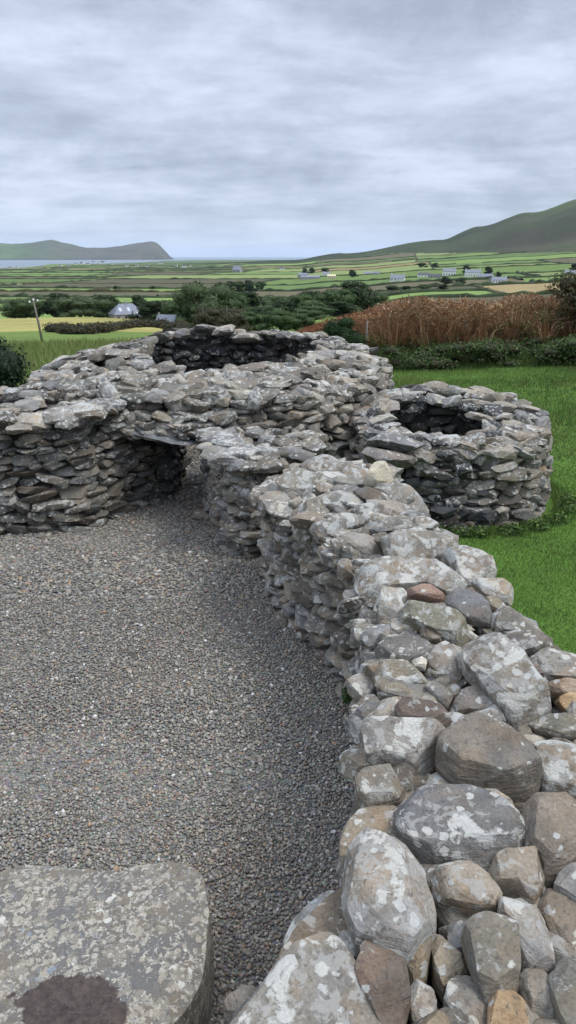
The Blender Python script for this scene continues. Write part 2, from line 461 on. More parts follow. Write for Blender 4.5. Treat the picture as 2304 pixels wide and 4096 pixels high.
# headland across the bay
def build_head():
    prof = [(-420, 575), (-300, 600), (-200, 590), (-100, 606), (0, 611), (40, 613), (90, 609), (118, 603), (130, 600), (142, 604), (160, 611), (185, 614), (200, 619), (215, 623), (245, 622), (290, 621), (310, 617), (335, 612), (355, 611), (372, 607), (385, 605), (393, 607), (402, 616), (415, 631), (428, 645), (436, 651)]
    pu = np.array([p[0]/2.5156 for p in prof]); pv = np.array([p[1]/2.5156 for p in prof])
    D = 11000.0
    nx = 300; ny = 46
    us = np.linspace(pu[0], pu[-1], nx); vs = np.interp(us, pu, pv); vs[5:-5] = np.convolve(vs, np.ones(11)/11, 'same')[5:-5]
    V = []; C = []
    rs = []
    for i in range(nx):
        d = ray(us[i], vs[i]); h = math.hypot(d[0], d[1]); top = CAMZ+D*d[2]/h; rs.append((d[0]/h, d[1]/h, top))
    rs = np.array(rs)
    nn = fbm(np.stack([us*.09, us*0, us*0], 1), 1, 5, 4)
    rs[:, 2] += nn*10*np.clip((rs[:, 2]+40)/120, 0, 1)
    for j in range(ny):
        t = j/(ny-1)*2-1                       # -1 front shore, 0 ridge, 1 back
        for i in range(nx):
            w = 1-abs(t); hh = (rs[i, 2]+47); eb = min(1, max(0, (i-130)/120))
            endw = np.clip((nx-1-i)/18, 0, 1)
            prof_ = w**(.9-.28*eb)
            R = D+t*(1500*(.35+.65*endw))
            z = -47+hh*prof_
            V.append([rs[i, 0]*R, rs[i, 1]*R, z])
    V = np.array(V)
    g = fbm(V*np.array([1, 1, 2]), 1/420., 13, 4)
    jj = np.repeat(np.linspace(-1, 1, ny), nx)
    V[:, 2] += g*26*np.clip((V[:, 2]+40)/80, 0, 1)*np.clip(abs(jj)*3, 0, 1)
    ii = np.tile(np.arange(nx), ny)
    mixk = np.clip((ii-150)/70+fbm(V, 1/600., 3)*.8, 0, 1)[:, None]
    col = np.array([.075, .115, .045])*(1-mixk)+np.array([.075, .070, .052])*mixk
    rock = (V[:, 2] < -25+8*g)
    col[rock] = np.array([.06, .06, .055])
    col = col*(1+.3*g[:, None])
    idx = np.arange(nx*ny).reshape(ny, nx)
    F = np.stack([idx[:-1, :-1], idx[:-1, 1:], idx[1:, 1:], idx[1:, :-1]], -1).reshape(-1, 4)
    m = attr_mat('headland_turf', .004, .25, .95, .05)
    tag(mesh_obj('hills', V, F, m, None, None, {'tint': np.concatenate([col, np.ones((len(V), 1))], 1)}), kind='structure')
build_head()

# ------------------------------------------------------------------ foliage helpers
def leaves(blobs, n, size, cols, rng=R_, shell=.55, up=.35, jit=.35, aspect=.55):
    """blobs: (x,y,z,rx,ry,rz). quads scattered through the outer part of each blob"""
    B = np.array(blobs, float); vol = (B[:,3]*B[:,4]*B[:,5])**.67; pr = vol/vol.sum()
    k = rng.choice(len(B), n, p=pr)
    d = rng.normal(0, 1, (n, 3)); d /= np.linalg.norm(d, axis=1)[:, None]
    rr = shell+(1-shell)*rng.random(n)**.6
    lump = 1+jit*fbm(d*2.2+k[:, None]*3.7, 1.0, 2, 2)
    P = B[k, :3]+d*B[k, 3:6]*(rr*lump)[:, None]
    nrm = d+rng.normal(0, .55, (n, 3)); nrm[:, 2] += up; nrm /= np.linalg.norm(nrm, axis=1)[:, None]
    t = np.cross(nrm, rng.normal(0, 1, (n, 3))); t /= np.linalg.norm(t, axis=1)[:, None]
    b = np.cross(nrm, t)
    s = size*rng.uniform(.6, 1.4, n)[:, None]
    V = np.stack([P-t*s, P-b*s*aspect, P+t*s, P+b*s*aspect], 1).reshape(-1, 3)
    F = np.arange(4*n).reshape(n, 4)
    cols = np.array(cols); ci = rng.integers(len(cols), size=n)
    cl = 1+.3*fbm(P/np.mean(B[:, 3:6])*1.0, 1.6, 7, 2)
    c = cols[ci]*rng.uniform(.75, 1.25, n)[:, None]*cl[:, None]
    T = np.concatenate([np.repeat(c, 4, 0), np.ones((4*n, 1))], 1)
    return V, F, T
def cat(parts):
    V=[];F=[];T=[];n=0
    for v,f,t in parts:
        V.append(v);F.append(f+n);T.append(t);n+=len(v)
    return np.concatenate(V),F,np.concatenate(T)
def core_blobs(blobs, k, col):
    D, F0 = ico(2); out = []
    for b in blobs:
        b = np.array(b); V = b[:3]+D*b[3:6]*k*(1+.25*fbm(D*2, 1.3, int(R_.integers(99)), 2))[:, None]
        out.append((V, F0, np.tile([*col, 1.0], (len(V), 1))))
    return out
def blades(P, h, w, cols, lean=.35, rng=R_, seg=1):
    """P (n,3) roots; h,w arrays -> bent blades"""
    n = len(P); a = rng.uniform(0, 2*PI, n); d = np.stack([np.cos(a), np.sin(a), 0*a], 1)
    a2 = rng.uniform(0, 2*PI, n); q = np.stack([np.cos(a2), np.sin(a2), 0*a2], 1)
    h = np.broadcast_to(h, n)[:, None]; w = np.broadcast_to(w, n)[:, None]; ln = rng.uniform(0, 1, n)[:, None]*lean
    cols = np.array(cols); c = cols[rng.integers(len(cols), size=n)]*rng.uniform(.75, 1.25, n)[:, None]
    up = np.array([0, 0, 1.])
    if seg == 1:
        V = np.stack([P-d*w, P+d*w, P+up*h*.98+q*h*ln], 1).reshape(-1, 3)
        return V, np.arange(3*n).reshape(n, 3), np.concatenate([np.repeat(c, 3, 0), np.ones((3*n, 1))], 1)
    m = P+up*h*.6+q*h*ln*.35
    V = np.stack([P-d*w, P+d*w, m+d*w*.8, m-d*w*.8, P+up*h*(1-.3*ln)+q*h*ln], 1)
    V = V.reshape(-1, 3); i = np.arange(n)*5
    F4 = np.stack([i, i+1, i+2, i+3], 1); F3 = np.stack([i+3, i+2, i+4], 1)
    return V, [F4, F3], np.concatenate([np.repeat(c, 5, 0), np.ones((5*n, 1))], 1)

G_DARK = [(.020,.038,.014),(.030,.052,.018),(.042,.070,.022)]
G_MID = [(.040,.072,.022),(.055,.095,.028),(.070,.110,.035)]
G_LIGHT = [(.070,.105,.040),(.085,.125,.050),(.060,.085,.035)]
G_BROWN = [(.060,.058,.028),(.075,.062,.030),(.045,.055,.022)]

def tube(path, radii, n=7):
    path = [np.array(p, float) for p in path]; V = []; F = []
    for i, p in enumerate(path):
        t = path[min(i+1, len(path)-1)]-path[max(i-1, 0)]; t /= np.linalg.norm(t)
        a = np.cross(t, [0.3, 1, 0.1]); a /= np.linalg.norm(a); b = np.cross(t, a)
        for k in range(n):
            th = 2*PI*k/n; V.append(p+radii[i]*(a*math.cos(th)+b*math.sin(th)))
    for i in range(len(path)-1):
        for k in range(n):
            F.append([i*n+k, i*n+(k+1) % n, (i+1)*n+(k+1) % n, (i+1)*n+k])
    V.append(path[0]); V.append(path[-1]); c0 = len(V)-2; F3 = []
    for k in range(n):
        F3.append([c0, (k+1) % n, k]); F3.append([c0+1, (len(path)-1)*n+k, (len(path)-1)*n+(k+1) % n])
    return np.array(V), np.array(F), np.array(F3)

def tree_template(kind):
    """unit: 10 m tall, returns (crown mesh data, trunk mesh data)"""
    rng = np.random.default_rng(kind*17+3)
    bl = []
    if kind == 0: spread, hh, cols = 4.6, 9, G_MID
    elif kind == 1: spread, hh, cols = 3.6, 10, G_DARK
    elif kind == 2: spread, hh, cols = 5.6, 8, G_LIGHT
    else: spread, hh, cols = 4.5, 8.5, G_BROWN
    for i in range(24):
        a = rng.uniform(0, 2*PI); r = spread*rng.uniform(0, .75)**.7; z = rng.uniform(.06, .84)*hh*(1-.2*r/spread)
        s = rng.uniform(.22, .42)*spread
        bl.append((r*math.cos(a), r*math.sin(a), z, s, s, s*.8))
    bl.append((0, 0, hh*.45, spread*.55, spread*.55, hh*.32))
    Lv = leaves(bl, 5200, .21, cols, rng, shell=.75)
    V, F, T = cat([Lv]+core_blobs(bl, .72, np.mean(cols, 0)*.8))
    tv, tf4, tf3 = tube([(0,0,-1), (.1,0,2), (.2,.1,5), (0,.2,8)], [.35,.28,.18,.06])
    TV=[tv]; T4=[tf4]; T3=[tf3]; n=len(tv)
    for k in range(5):
        a = k*1.3; e = (spread*.6*math.cos(a), spread*.6*math.sin(a), hh*.6)
        v,f4,f3 = tube([(.1,0,1.6+.5*k), (e[0]*.5, e[1]*.5, 3+.4*k), e], [.16,.11,.04])
        TV.append(v);T4.append(f4+n);T3.append(f3+n);n+=len(v)
    return (V,F,T),(np.concatenate(TV),[np.concatenate(T4),np.concatenate(T3)])
_tt = {}
TREE_LABEL_CAT = {0:'tree',1:'tree',2:'tree',3:'tree'}
def tree(name, kind, u, vbase, wpx, hpx, label, group=None, rmin=60, rz=None, dist=None):
    p = hit(u, vbase, rmin)
    if dist:
        d = ray(u, vbase); d = d/np.hypot(d[0], d[1]); p = np.array([d[0]*dist, d[1]*dist, 0]); p[2] = terrain(p[0], p[1])
    slant = np.linalg.norm(p-np.array([0,0,CAMZ]))
    W = wpx/FPX*slant*(1.75 if dist else .95); H = hpx/FPX*slant
    if dist: # height chosen from the ground actually under it
        d2 = ray(u, vbase-hpx); d2 = d2/np.hypot(d2[0], d2[1]); H = max(2.0, CAMZ+d2[2]*dist-p[2])
    root = empty(name, p, random.uniform(0, 6.28) if rz is None else rz)
    spread = {0:4.6,1:3.6,2:5.6,3:4.5}[kind]*1.15; hh = {0:9,1:10,2:8,3:8.5}[kind]*.98
    root.scale = (W/(2*spread), W/(2*spread), H/hh)
    if kind not in _tt:
        (V,F,T),(tv,tf) = tree_template(kind)
        c = mesh_obj('crown', V, F, M_LEAF, root, None, {'tint': T}, smooth=False)
        t = mesh_obj('trunk', tv, tf, M_BARK, root)
        _tt[kind] = (c, t)
    else:
        for s in _tt[kind]:
            o = s.copy(); COL.objects.link(o); o.parent = root
    tag(root, label, 'tree', group)
    return root

# ------------------------------------------------------------------ dry stone building
def resample(path, step):
    P = np.array(path, float); d = np.hypot(*np.diff(P, axis=0).T); s = np.concatenate([[0], np.cumsum(d)])
    return P, s
def at_s(P, s, q):
    x = np.interp(q, s, P[:,0]); y = np.interp(q, s, P[:,1])
    e = .12; dx = np.interp(q+e, s, P[:,0])-np.interp(q-e, s, P[:,0]); dy = np.interp(q+e, s, P[:,1])-np.interp(q-e, s, P[:,1])
    return x, y, math.atan2(dy, dx)
def face_courses(pile, path, ztop, side, level=3, w=(.16,.42), h=(.06,.12), batter=.04, lich=(.45,.25), dark=1.0, z0=-.03, skip=None, tints=None, seed=0):
    """stones laid in wavy courses; side=+1: outward normal is to the left of the path direction"""
    P, s = resample(path, .1); Ltot = s[-1]; z = z0; row = 0
    zmax = max(ztop(*p) for p in path)
    while z < zmax:
        hh = R_.uniform(*h); q = -R_.uniform(0, .2)
        while q < Ltot+.05:
            ww = R_.uniform(*w)*(1.15 if hh > .09 else 1)
            if R_.random() < .2: ww *= .6
            qq = min(max(q+ww/2, 0), Ltot); x, y, a = at_s(P, s, qq)
            zz = z+hh/2+.035*math.sin(qq*2.1+row*.15+seed)+.02*math.sin(qq*5.3+seed*2)+R_.normal(0, .008)
            q += ww*.95
            zt = ztop(x, y)
            if zz > zt-.02: continue
            n = np.array([-math.sin(a), math.cos(a)])*side
            if skip and skip(x, y, zz, ww): continue
            dep = R_.uniform(.2, .36); pro = R_.normal(0, .018)
            off = -dep/2+pro-batter*zz*1.0
            c = np.array([x+n[0]*off, y+n[1]*off, zz])
            Rm = rotz(a)@rotx(R_.normal(0, .10))@roty(R_.normal(0, .13))@rotz(R_.normal(0, .16))
            L = float(np.clip(R_.normal(*lich), 0, 1))
            t = None if tints is None else tints[R_.integers(len(tints))]*R_.uniform(.8, 1.2)
            hk = hh*.5*R_.uniform(1.05, 1.35)
            pile.stone(c, Rm, np.array([ww*.5*1.06, dep/2, hk]), t, L, level, dark)
        z += hh*.93; row += 1
def inside(poly, x, y):
    c = False; n = len(poly); j = n-1
    for i in range(n):
        xi, yi = poly[i]; xj, yj = poly[j]
        if (yi > y) != (yj > y) and x < (xj-xi)*(y-yi)/(yj-yi)+xi: c = not c
        j = i
    return c
def top_slabs(pile, poly, ztop, n, level=3, w=(.14,.34), th=(.03,.06), lich=(.62,.22), skip=None, tilt=.12, dz=(-.05,.03)):
    X = [p[0] for p in poly]; Y = [p[1] for p in poly]; k = 0; pts = []
    tries = 0
    while k < n and tries < n*60:
        tries += 1
        x = R_.uniform(min(X), max(X)); y = R_.uniform(min(Y), max(Y))
        if not inside(poly, x, y) or (skip and skip(x, y)): continue
        if pts and min((x-a)**2+(y-b)**2 for a, b in pts[-60:]) < (w[0]*.75)**2 and tries % 5: continue
        pts.append((x, y)); k += 1
        ww = R_.uniform(*w); dd = ww*R_.uniform(.55, .85); hh = R_.uniform(*th)
        c = np.array([x, y, ztop(x, y)+R_.uniform(*dz)-hh*.3])
        Rm = rotz(R_.uniform(0, PI))@rotx(R_.normal(0, tilt))@roty(R_.normal(0, tilt))
        pile.stone(c, Rm, np.array([ww*.5, dd*.5, hh]), None, float(np.clip(R_.normal(*lich), 0, 1)), level)
def prism(pile, poly, ztop, inset=.12, tint=(.05,.047,.042), z0=-.1, dz=-.07, step=.25):
    """rubble heart of a wall"""
    P = np.array(poly, float); c = P.mean(0)
    # inset along vertex normals
    n = len(P); Q = []
    area = sum(P[i,0]*P[(i+1)%n,1]-P[(i+1)%n,0]*P[i,1] for i in range(n))
    sg = 1 if area > 0 else -1
    for i in range(n):
        a = P[i]-P[i-1]; b = P[(i+1)%n]-P[i]
        na = np.array([-a[1], a[0]])/np.linalg.norm(a)*sg; nb = np.array([-b[1], b[0]])/np.linalg.norm(b)*sg
        m = na+nb; m /= max(np.linalg.norm(m), .3); Q.append(P[i]+m*inset)
    Q = np.array(Q)
    bm = bmesh.new(); lo = [bm.verts.new((q[0], q[1], z0)) for q in Q]; hi = [bm.verts.new((q[0], q[1], ztop(q[0], q[1])+dz)) for q in Q]
    for i in range(n): bm.faces.new((lo[i], lo[(i+1)%n], hi[(i+1)%n], hi[i]))
    bm.faces.new(hi); bm.faces.new(lo[::-1])
    bmesh.ops.triangulate(bm, faces=bm.faces[:]); bmesh.ops.recalc_face_normals(bm, faces=bm.faces[:])
    bm.verts.index_update(); V = np.array([v.co[:] for v in bm.verts]); F = np.array([[v.index for v in f.verts] for f in bm.faces]); bm.free()
    pile.raw(V, F, tint, 0)

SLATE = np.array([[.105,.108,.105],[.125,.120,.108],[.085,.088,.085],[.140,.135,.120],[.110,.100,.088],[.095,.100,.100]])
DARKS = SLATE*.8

# ---- large round hut
DOORX, DOORW, DOORZ = -1.235, .22, .93
def hut(name, label, oc, Ro, ic, Ri, zo, zi, rows, level, doors, wfac=1.0, inner=True, lichf=.0):
    """oc/Ro outer centre+radius, ic/Ri opening; zo(th), zi(th) heights of the outer shoulder and the rim; doors = [(theta, halfwidth, ztop)]"""
    root = empty(name, (oc[0], oc[1], 0)); pile = Pile()
    base = np.array([oc[0], oc[1], 0.])
    def ro(th): return Ro*(1+.035*math.sin(2*th+1)+.02*math.sin(5*th))
    def ri(th): return Ri*(1+.05*math.sin(3*th+.5))
    def pt(th, t, inward=0):
        """t<=1: up the outer face; 1..2 over the shoulder to the rim; >2 down the inside"""
        c, s = math.cos(th), math.sin(th)
        O = np.array([oc[0]+c*ro(th), oc[1]+s*ro(th)]); I = np.array([ic[0]+c*ri(th), ic[1]+s*ri(th)])
        if t <= 1: p = O-np.array([c, s])*.10*t*t; z = zo(th)*t
        elif t <= 2:
            k = t-1; Ot = O-np.array([c, s])*.10; e = 1-(1-k)**1.5
            p = Ot*(1-k)+I*k; z = zo(th)*(1-e)+zi(th)*e
        else: k = t-2; p = I+np.array([c, s])*.22*k; z = zi(th)*(1-k)
        return np.array([p[0], p[1], z])
    def indoor(p, th, hw, m=0.0):
        for (dx, dw, dz, dy0, dy1) in doors:
            if abs(p[0]-dx) < dw+m and p[2] < dz+.03 and dy0 < p[1] < dy1: return True
        return False
    nv, ns, ni = rows
    tl = [(t, 'o') for t in np.linspace(.03, .97, nv)]+[(1+t, 's') for t in np.linspace(.02, .97, ns)]+([(2+t, 'i') for t in np.linspace(.04, .97, ni)] if inner else [])
    for t, kind in tl:
        th = R_.uniform(0, 1); end = th+2*PI
        while th < end:
            p = pt(th, t); rr = math.hypot(p[0]-(ic if kind == 'i' else oc)[0], p[1]-(ic if kind == 'i' else oc)[1])
            ww = R_.uniform(.17, .44)*wfac*(1.18 if kind == 's' else 1)
            if R_.random() < .15: ww *= .6
            thm = th+ww/2/rr; th += ww/rr*(.93 if kind != 's' else .92)
            wob = .022*math.sin(thm*7+t*3)
            p = pt(thm, min(max(t+R_.normal(0, .008 if kind != 's' else .03), 0), 3))
            if indoor(p, thm, ww, ww*.35): continue
            near = p[1] < oc[1]+Ro*.2
            a = thm+PI/2
            if kind == 'o':
                hh = zo(thm)/nv*R_.uniform(.52, .80); dep = R_.uniform(.22, .36)
                p = p+np.array([-math.cos(thm), -math.sin(thm), 0])*(dep/2-R_.normal(.0, .02)); p[2] += wob
                d = np.array([ww*.53, dep/2, hh]); Rm = rotz(a)@rotx(R_.normal(0, .1))@roty(R_.normal(0, .12))
                L = np.clip(R_.normal(.42+lichf, .22), 0, 1); dk = 1
            elif kind == 's':
                dep = R_.uniform(.22, .40)*wfac**.5; hh = R_.uniform(.045, .085)
                kk_ = max(0, 1-(t-1)*3); p = p+np.array([-math.cos(thm), -math.sin(thm), 0])*dep*.5*kk_
                d = np.array([ww*.55, dep/2, hh]); tl_ = -.20+R_.normal(0, .13)
                Rm = rotz(a+R_.normal(0, .35))@rotx(-tl_*1.0)@roty(R_.normal(0, .12)); p[2] += R_.uniform(-.05, .03)-hh*.4
                L = np.clip(R_.normal(.50+lichf, .24), 0, 1); dk = 1.0
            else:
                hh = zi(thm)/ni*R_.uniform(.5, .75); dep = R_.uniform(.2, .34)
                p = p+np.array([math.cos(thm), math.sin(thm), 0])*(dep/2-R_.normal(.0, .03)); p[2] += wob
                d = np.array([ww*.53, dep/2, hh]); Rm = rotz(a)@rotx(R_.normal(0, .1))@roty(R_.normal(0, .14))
                L = np.clip(R_.normal(.22, .2), 0, 1) if t > 2.12 else .5; dk = .62  # inside stones tinted darker: the interior's shadow is put into their colour
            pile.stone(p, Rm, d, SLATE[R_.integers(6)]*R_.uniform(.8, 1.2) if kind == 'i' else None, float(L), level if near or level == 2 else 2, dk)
    # rubble heart, in sectors
    nseg = 96; VV = []; FF = []; n = 0
    for k in range(nseg):
        t0 = 2*PI*k/nseg; t1 = 2*PI*(k+1)/nseg; tm = (t0+t1)/2
        mid = (pt(tm, 1)+pt(tm, 2))/2; mid[2] = .3
        sides = [pt(tm, .1), mid, pt(tm, 2.9)]
        dz0 = -.1
        for (dx, dw, dzt, dy0, dy1) in doors:
            if any(abs(q[0]-dx) < dw+.16 and dy0 < q[1] < dy1 for q in sides): dz0 = dzt+.12
        ring = []
        for tt in (t0, t1):
            c, s = math.cos(tt), math.sin(tt); O = pt(tt, 1); O0 = pt(tt, 0); I = pt(tt, 2); I0 = pt(tt, 3)
            e = np.array([c, s, 0]); M_ = pt(tt, 1.4)
            q = [O0-e*.17, O-e*.17, M_, I+e*.12, I0+e*.17]
            q[0][2] = dz0; q[4][2] = dz0
            for z_ in (1, 2, 3): q[z_][2] = max(q[z_][2]-.09, dz0+.02)
            q[1][2] -= .04
            ring.append(q)
        v = np.array(ring[0]+ring[1]); f = []
        for i in range(5):
            j = (i+1) % 5; f += [[i, j, 5+j], [i, 5+j, 5+i]]
        f += [[0,1,2],[0,2,3],[0,3,4],[5,7,6],[5,8,7],[5,9,8]]
        VV.append(v); FF.append(np.array(f)+n); n += 10
    pile.raw(np.concatenate(VV), np.concatenate(FF), (.05,.047,.042), 0)
    return root, pile, base, pt

def finish(pile, name, root, base, mat=M_STONE):
    for i in range(len(pile.V)): pile.V[i] = pile.V[i]-base
    return pile.build(name, mat, root, None)

A_oc = (-1.1, 11.0); A_ic = (-.86, 11.0)
zoA = lambda th: 1.43+.02*math.sin(th)+.03*math.sin(3*th+1)
ziA = lambda th: 1.75+.13*math.sin(th)+.02*math.sin(4*th)
rA, pA, bA, ptA = hut('stone_hut', 'large roofless round dry stone hut with a wide dark opening in its top', A_oc, 2.66, A_ic, 1.33, zoA, ziA, (16, 8, 18), 3, [(DOORX, DOORW, DOORZ, 8.0, 10.6), (-1.60, .46, DOORZ, 8.0, 9.15)])
tag(rA, 'large roofless round dry stone hut with a wide dark opening in its top', 'stone hut')
# door jambs through the hut wall
for sx, sd in ((DOORX-DOORW-.02, 1), (DOORX+DOORW+.02, -1)):
    pth = [(sx, 9.25 if sd == 1 else 8.3), (sx+.03*sd, 10.2)]
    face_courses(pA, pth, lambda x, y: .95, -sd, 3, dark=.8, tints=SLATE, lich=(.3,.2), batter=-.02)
# blocky stones over the lintel, on the front
front = []
for i in range(64):
    th = R_.uniform(PI*1.18, PI*1.93); t = R_.uniform(.72, 1.5); p = ptA(th, t)
    if abs(p[0]+1.45) < .75 and p[2] < 1.08: continue
    e = np.array([math.cos(th), math.sin(th), 0])
    pA.stone(p-e*.04+np.array([0,0,.0]), rotz(th+PI/2)@rotx(R_.normal(.25, .25))@roty(R_.normal(0, .35)), np.array([R_.uniform(.10,.2), R_.uniform(.09,.16), R_.uniform(.045,.085)]), None, float(np.clip(R_.normal(.55,.2), 0, 1)), 3)
for i in range(15):
    xx = -2.15+1.35*i/14+R_.normal(0, .03)
    for zz in (.035, .12, .20):
        if R_.random() < .85: pA.stone(np.array([xx+R_.normal(0, .04), 8.50+.02*abs(xx+1.4)+R_.normal(0, .02)+(zz-.03)*.3, DOORZ+.09+zz]), rotz(R_.normal(0,.2))@rotx(R_.normal(.1,.12))@roty(R_.normal(0,.2)), np.array([R_.uniform(.09,.18), .15, R_.uniform(.04,.065)]), None, float(R_.uniform(.3,.8)), 3)
finish(pA, 'hut_wall', rA, bA)

def single(name, root, base, c, R, d, tint, L, level=4, k=14):
    D, F = ico(level); r = slabr(D, R_); V = D*r[:, None]; V = V*(1+.04*fbm(D, 2.2, int(R_.integers(999)), 4))[:, None]
    V -= (V.max(0)+V.min(0))/2; V /= np.abs(V).max(0); V = V*d
    W = V@R.T+c-base
    T = np.empty((len(V), 4)); T[:, :3] = tint; T[:, 3] = L
    return mesh_obj(name, W, F, M_STONE, root, None, {'tint': T, 'sco': V+R_.uniform(-30, 30, 3)}, sharp=24)
o = single('lintel', rA, bA, np.array([-1.50, 8.55, DOORZ+.065]), rotz(-.05)@roty(.10)@rotx(-.05), np.array([.50,.27,.045]), (.17,.172,.175), .25)
single('lintel', rA, bA, np.array([-1.45, 8.92, DOORZ+.07]), rotz(.06)@roty(.03), np.array([.62,.26,.05]), (.12,.12,.12), .1)
single('lintel', rA, bA, np.array([DOORX, 9.4, DOORZ+.05]), rotz(-.03), np.array([.5,.24,.05]), (.10,.10,.10), .1)
single('doorstep', rA, bA, np.array([-1.02, 8.42, .035]), rotz(.4)@rotx(.1), np.array([.17,.11,.06]), (.22,.185,.14), .35)

# ---- small round hut on the grass
B_oc = (2.05, 9.31); B_ic = (1.83, 9.03)
zoB = lambda th: 1.05+.22*math.sin(th)+.02*math.sin(3*th)
ziB = lambda th: 1.11+.13*math.sin(th)
rB, pB, bB, ptB = hut('stone_hut', '', B_oc, 1.34, B_ic, .62, zoB, ziB, (9, 6, 10), 3, [(1.22, .14, .72, 7.4, 9.0)], wfac=1.0)
tag(rB, 'small low round dry stone hut on the lawn with a small top opening', 'stone hut')
for i in range(16):
    th = R_.uniform(PI*1.3, PI*1.9); t = R_.uniform(.6, 1.5); p = ptB(th, t); e = np.array([math.cos(th), math.sin(th), 0])
    pB.stone(p-e*.06, rotz(th+PI/2+R_.normal(0,.2))@rotx(R_.normal(.1, .15))@roty(R_.normal(0, .2)), np.array([R_.uniform(.15,.3), R_.uniform(.1,.16), R_.uniform(.04,.075)]), None, float(np.clip(R_.normal(.5,.2), 0, 1)), 3)
finish(pB, 'hut_wall', rB, bB)
single('lintel', rB, bB, np.array([1.14, 8.08, .84]), rotz(-.2)@roty(.14)@rotx(.35), np.array([.33,.17,.085]), (.19,.165,.14), .35)
single('lintel', rB, bB, np.array([1.24, 8.3, 1.0]), rotz(-.25)@roty(.16)@rotx(.3), np.array([.33,.17,.07]), (.19,.185,.175), .5)

# ---- courtyard wall on the left
Cf = [(-7.5,9.6),(-6.2,8.7),(-4.9,8.05),(-4.0,7.8),(-3.24,7.75),(-2.69,7.84),(-2.25,8.0),(-1.92,8.55),(-1.66,9.0),(-1.47,9.4)]
Cb = [(-7.9,10.9),(-6.6,10.1),(-5.4,9.55),(-4.3,9.45),(-3.5,9.9),(-3.1,10.5)]
zC = lambda x, y: 1.33+.03*math.sin(x*3)+(.04 if x > -2.6 else 0)
pC = Pile()
face_courses(pC, Cf, zC, -1, 3, w=(.17,.44), h=(.06,.11), lich=(.42,.25), tints=SLATE*np.array([1.36,1.26,1.10]), seed=1, skip=lambda x,y,z,w: y > 8.9 and z > .9)
face_courses(pC, Cb, zC, 1, 2, seed=2)
polyC = Cf+[(-2.6,9.8)]+Cb[::-1]
prism(pC, Cf+[(-2.3,9.7),(-3.3,9.8)]+Cb[-3::-1], zC, .16)
topC = Cf[:8]+[(-2.0,8.75),(-2.6,9.3),(-3.2,9.8)]+Cb[::-1]
top_slabs(pC, topC, zC, 190, 3, w=(.2,.46), th=(.035,.065), lich=(.54,.24))
# leaning coping row at the front edge
P_, s_ = resample(Cf, .1)
q = 0
while q < s_[-1]-1.0:
    ww = R_.uniform(.28, .5); x, y, a = at_s(P_, s_, q+ww/2); q += ww*.85
    pC.stone(np.array([x-.14*math.sin(-a)*0, y+.13, zC(x, y)+.0]), rotz(a+R_.normal(0,.15))@rotx(R_.uniform(.1,.4))@roty(R_.normal(0,.15)), np.array([ww*.55, R_.uniform(.13,.2), R_.uniform(.05,.075)]), None, float(R_.uniform(.5,.95)), 3)
base = np.array([-4.5, 8.6, 0.]); rC = empty('dry_stone_wall', base)
finish(pC, 'wall_stones', rC, base)
tag(rC, 'dry stone courtyard wall at the left edge curving into the low doorway', 'wall')

# ---- short wall right of the doorway
Df = [(-1.00,9.0),(-1.02,8.6),(-.98,8.2),(-.86,7.75),(-.76,7.4),(-.60,7.17),(-.36,7.1),(-.12,7.2),(.08,7.32),(.28,7.6),(.35,7.95)]
zD = lambda x, y: 1.04+.03*max(0, min(1, (y-7.4)/1.0))+.02*math.sin(x*7)
pD = Pile()
face_courses(pD, Df, zD, -1, 3, w=(.15,.36), h=(.06,.11), lich=(.42,.25), seed=4, tints=None)
Dp = Df+[(.3,8.4),(.0,8.45)]
prism(pD, Dp, zD, .15)
top_slabs(pD, Df+[(.3,8.4),(-.9,8.6)], zD, 64, 3, w=(.18,.38), th=(.035,.07), lich=(.5,.24))
for (x, y, w_, hh, t) in ((-.52,7.42,.27,.06,.9),(-.62,7.7,.2,.06,.7),(-.75,8.0,.22,.055,.7),(-.25,7.5,.17,.06,.8),(-.9,8.25,.16,.05,.6)):
    pD.stone(np.array([x, y, zD(x, y)+.03]), rotz(R_.normal(0,.2))@rotx(.2), np.array([w_, w_*.62, hh]), (.2,.195,.18), t, 3)
base = np.array([-.3, 7.7, 0.]); rD = empty('dry_stone_wall', base)
finish(pD, 'wall_stones', rD, base)
tag(rD, 'short dry stone wall stub between the low doorway and the long wall', 'wall')

# ---- long wall in the foreground
El = [(-.35,-1.0),(-.30,.6),(-.22,1.15),(-.10,1.45),(.05,1.68),(.19,2.0),(.28,2.4),(.38,2.9),(.46,3.5),(.43,4.25),(.30,4.85),(.10,5.35),(-.10,5.85),(-.27,6.35),(-.26,6.75),(0,7.0),(.45,7.05),(.95,6.9)]
Er = [(1.08,6.6),(1.05,6.0),(1.10,5.3),(1.33,4.5),(1.36,3.9),(1.46,3.2),(1.55,2.0),(1.6,.6),(1.6,-1.0)]
def zE(x, y):
    z = 1.13+.02*math.sin(y*2.3)-.02*math.cos(x*5)
    k = max(0, min(1, (y-5.4)/.9))*max(0, min(1, (.25-x)/.5))
    return z-.20*k
pE = Pile()
face_courses(pE, El, lambda x, y: zE(x, y)-.02, 1, 3, w=(.13,.32), h=(.055,.11), lich=(.50,.25), seed=6, batter=.02)
face_courses(pE, Er, zE, 1, 2, w=(.15,.36), h=(.06,.12), seed=7)
prism(pE, El+Er, zE, .15, dz=-.14)
EP = El+Er
def shrink(poly, k=.06):
    c = [(.5+(p[0]-.55)*.92, p[1]) for p in poly]; return c
top_slabs(pE, shrink(EP), zE, 560, 3, w=(.13,.27), th=(.035,.07), lich=(.55,.25), dz=(-.13,-.04), tilt=.3, skip=lambda x, y: y < .4)
top_slabs(pE, [p for p in shrink(EP) if p[1] > 4.4], zE, 80, 3, w=(.18,.38), th=(.04,.07), lich=(.52,.24), dz=(-.05,.01), tilt=.14)
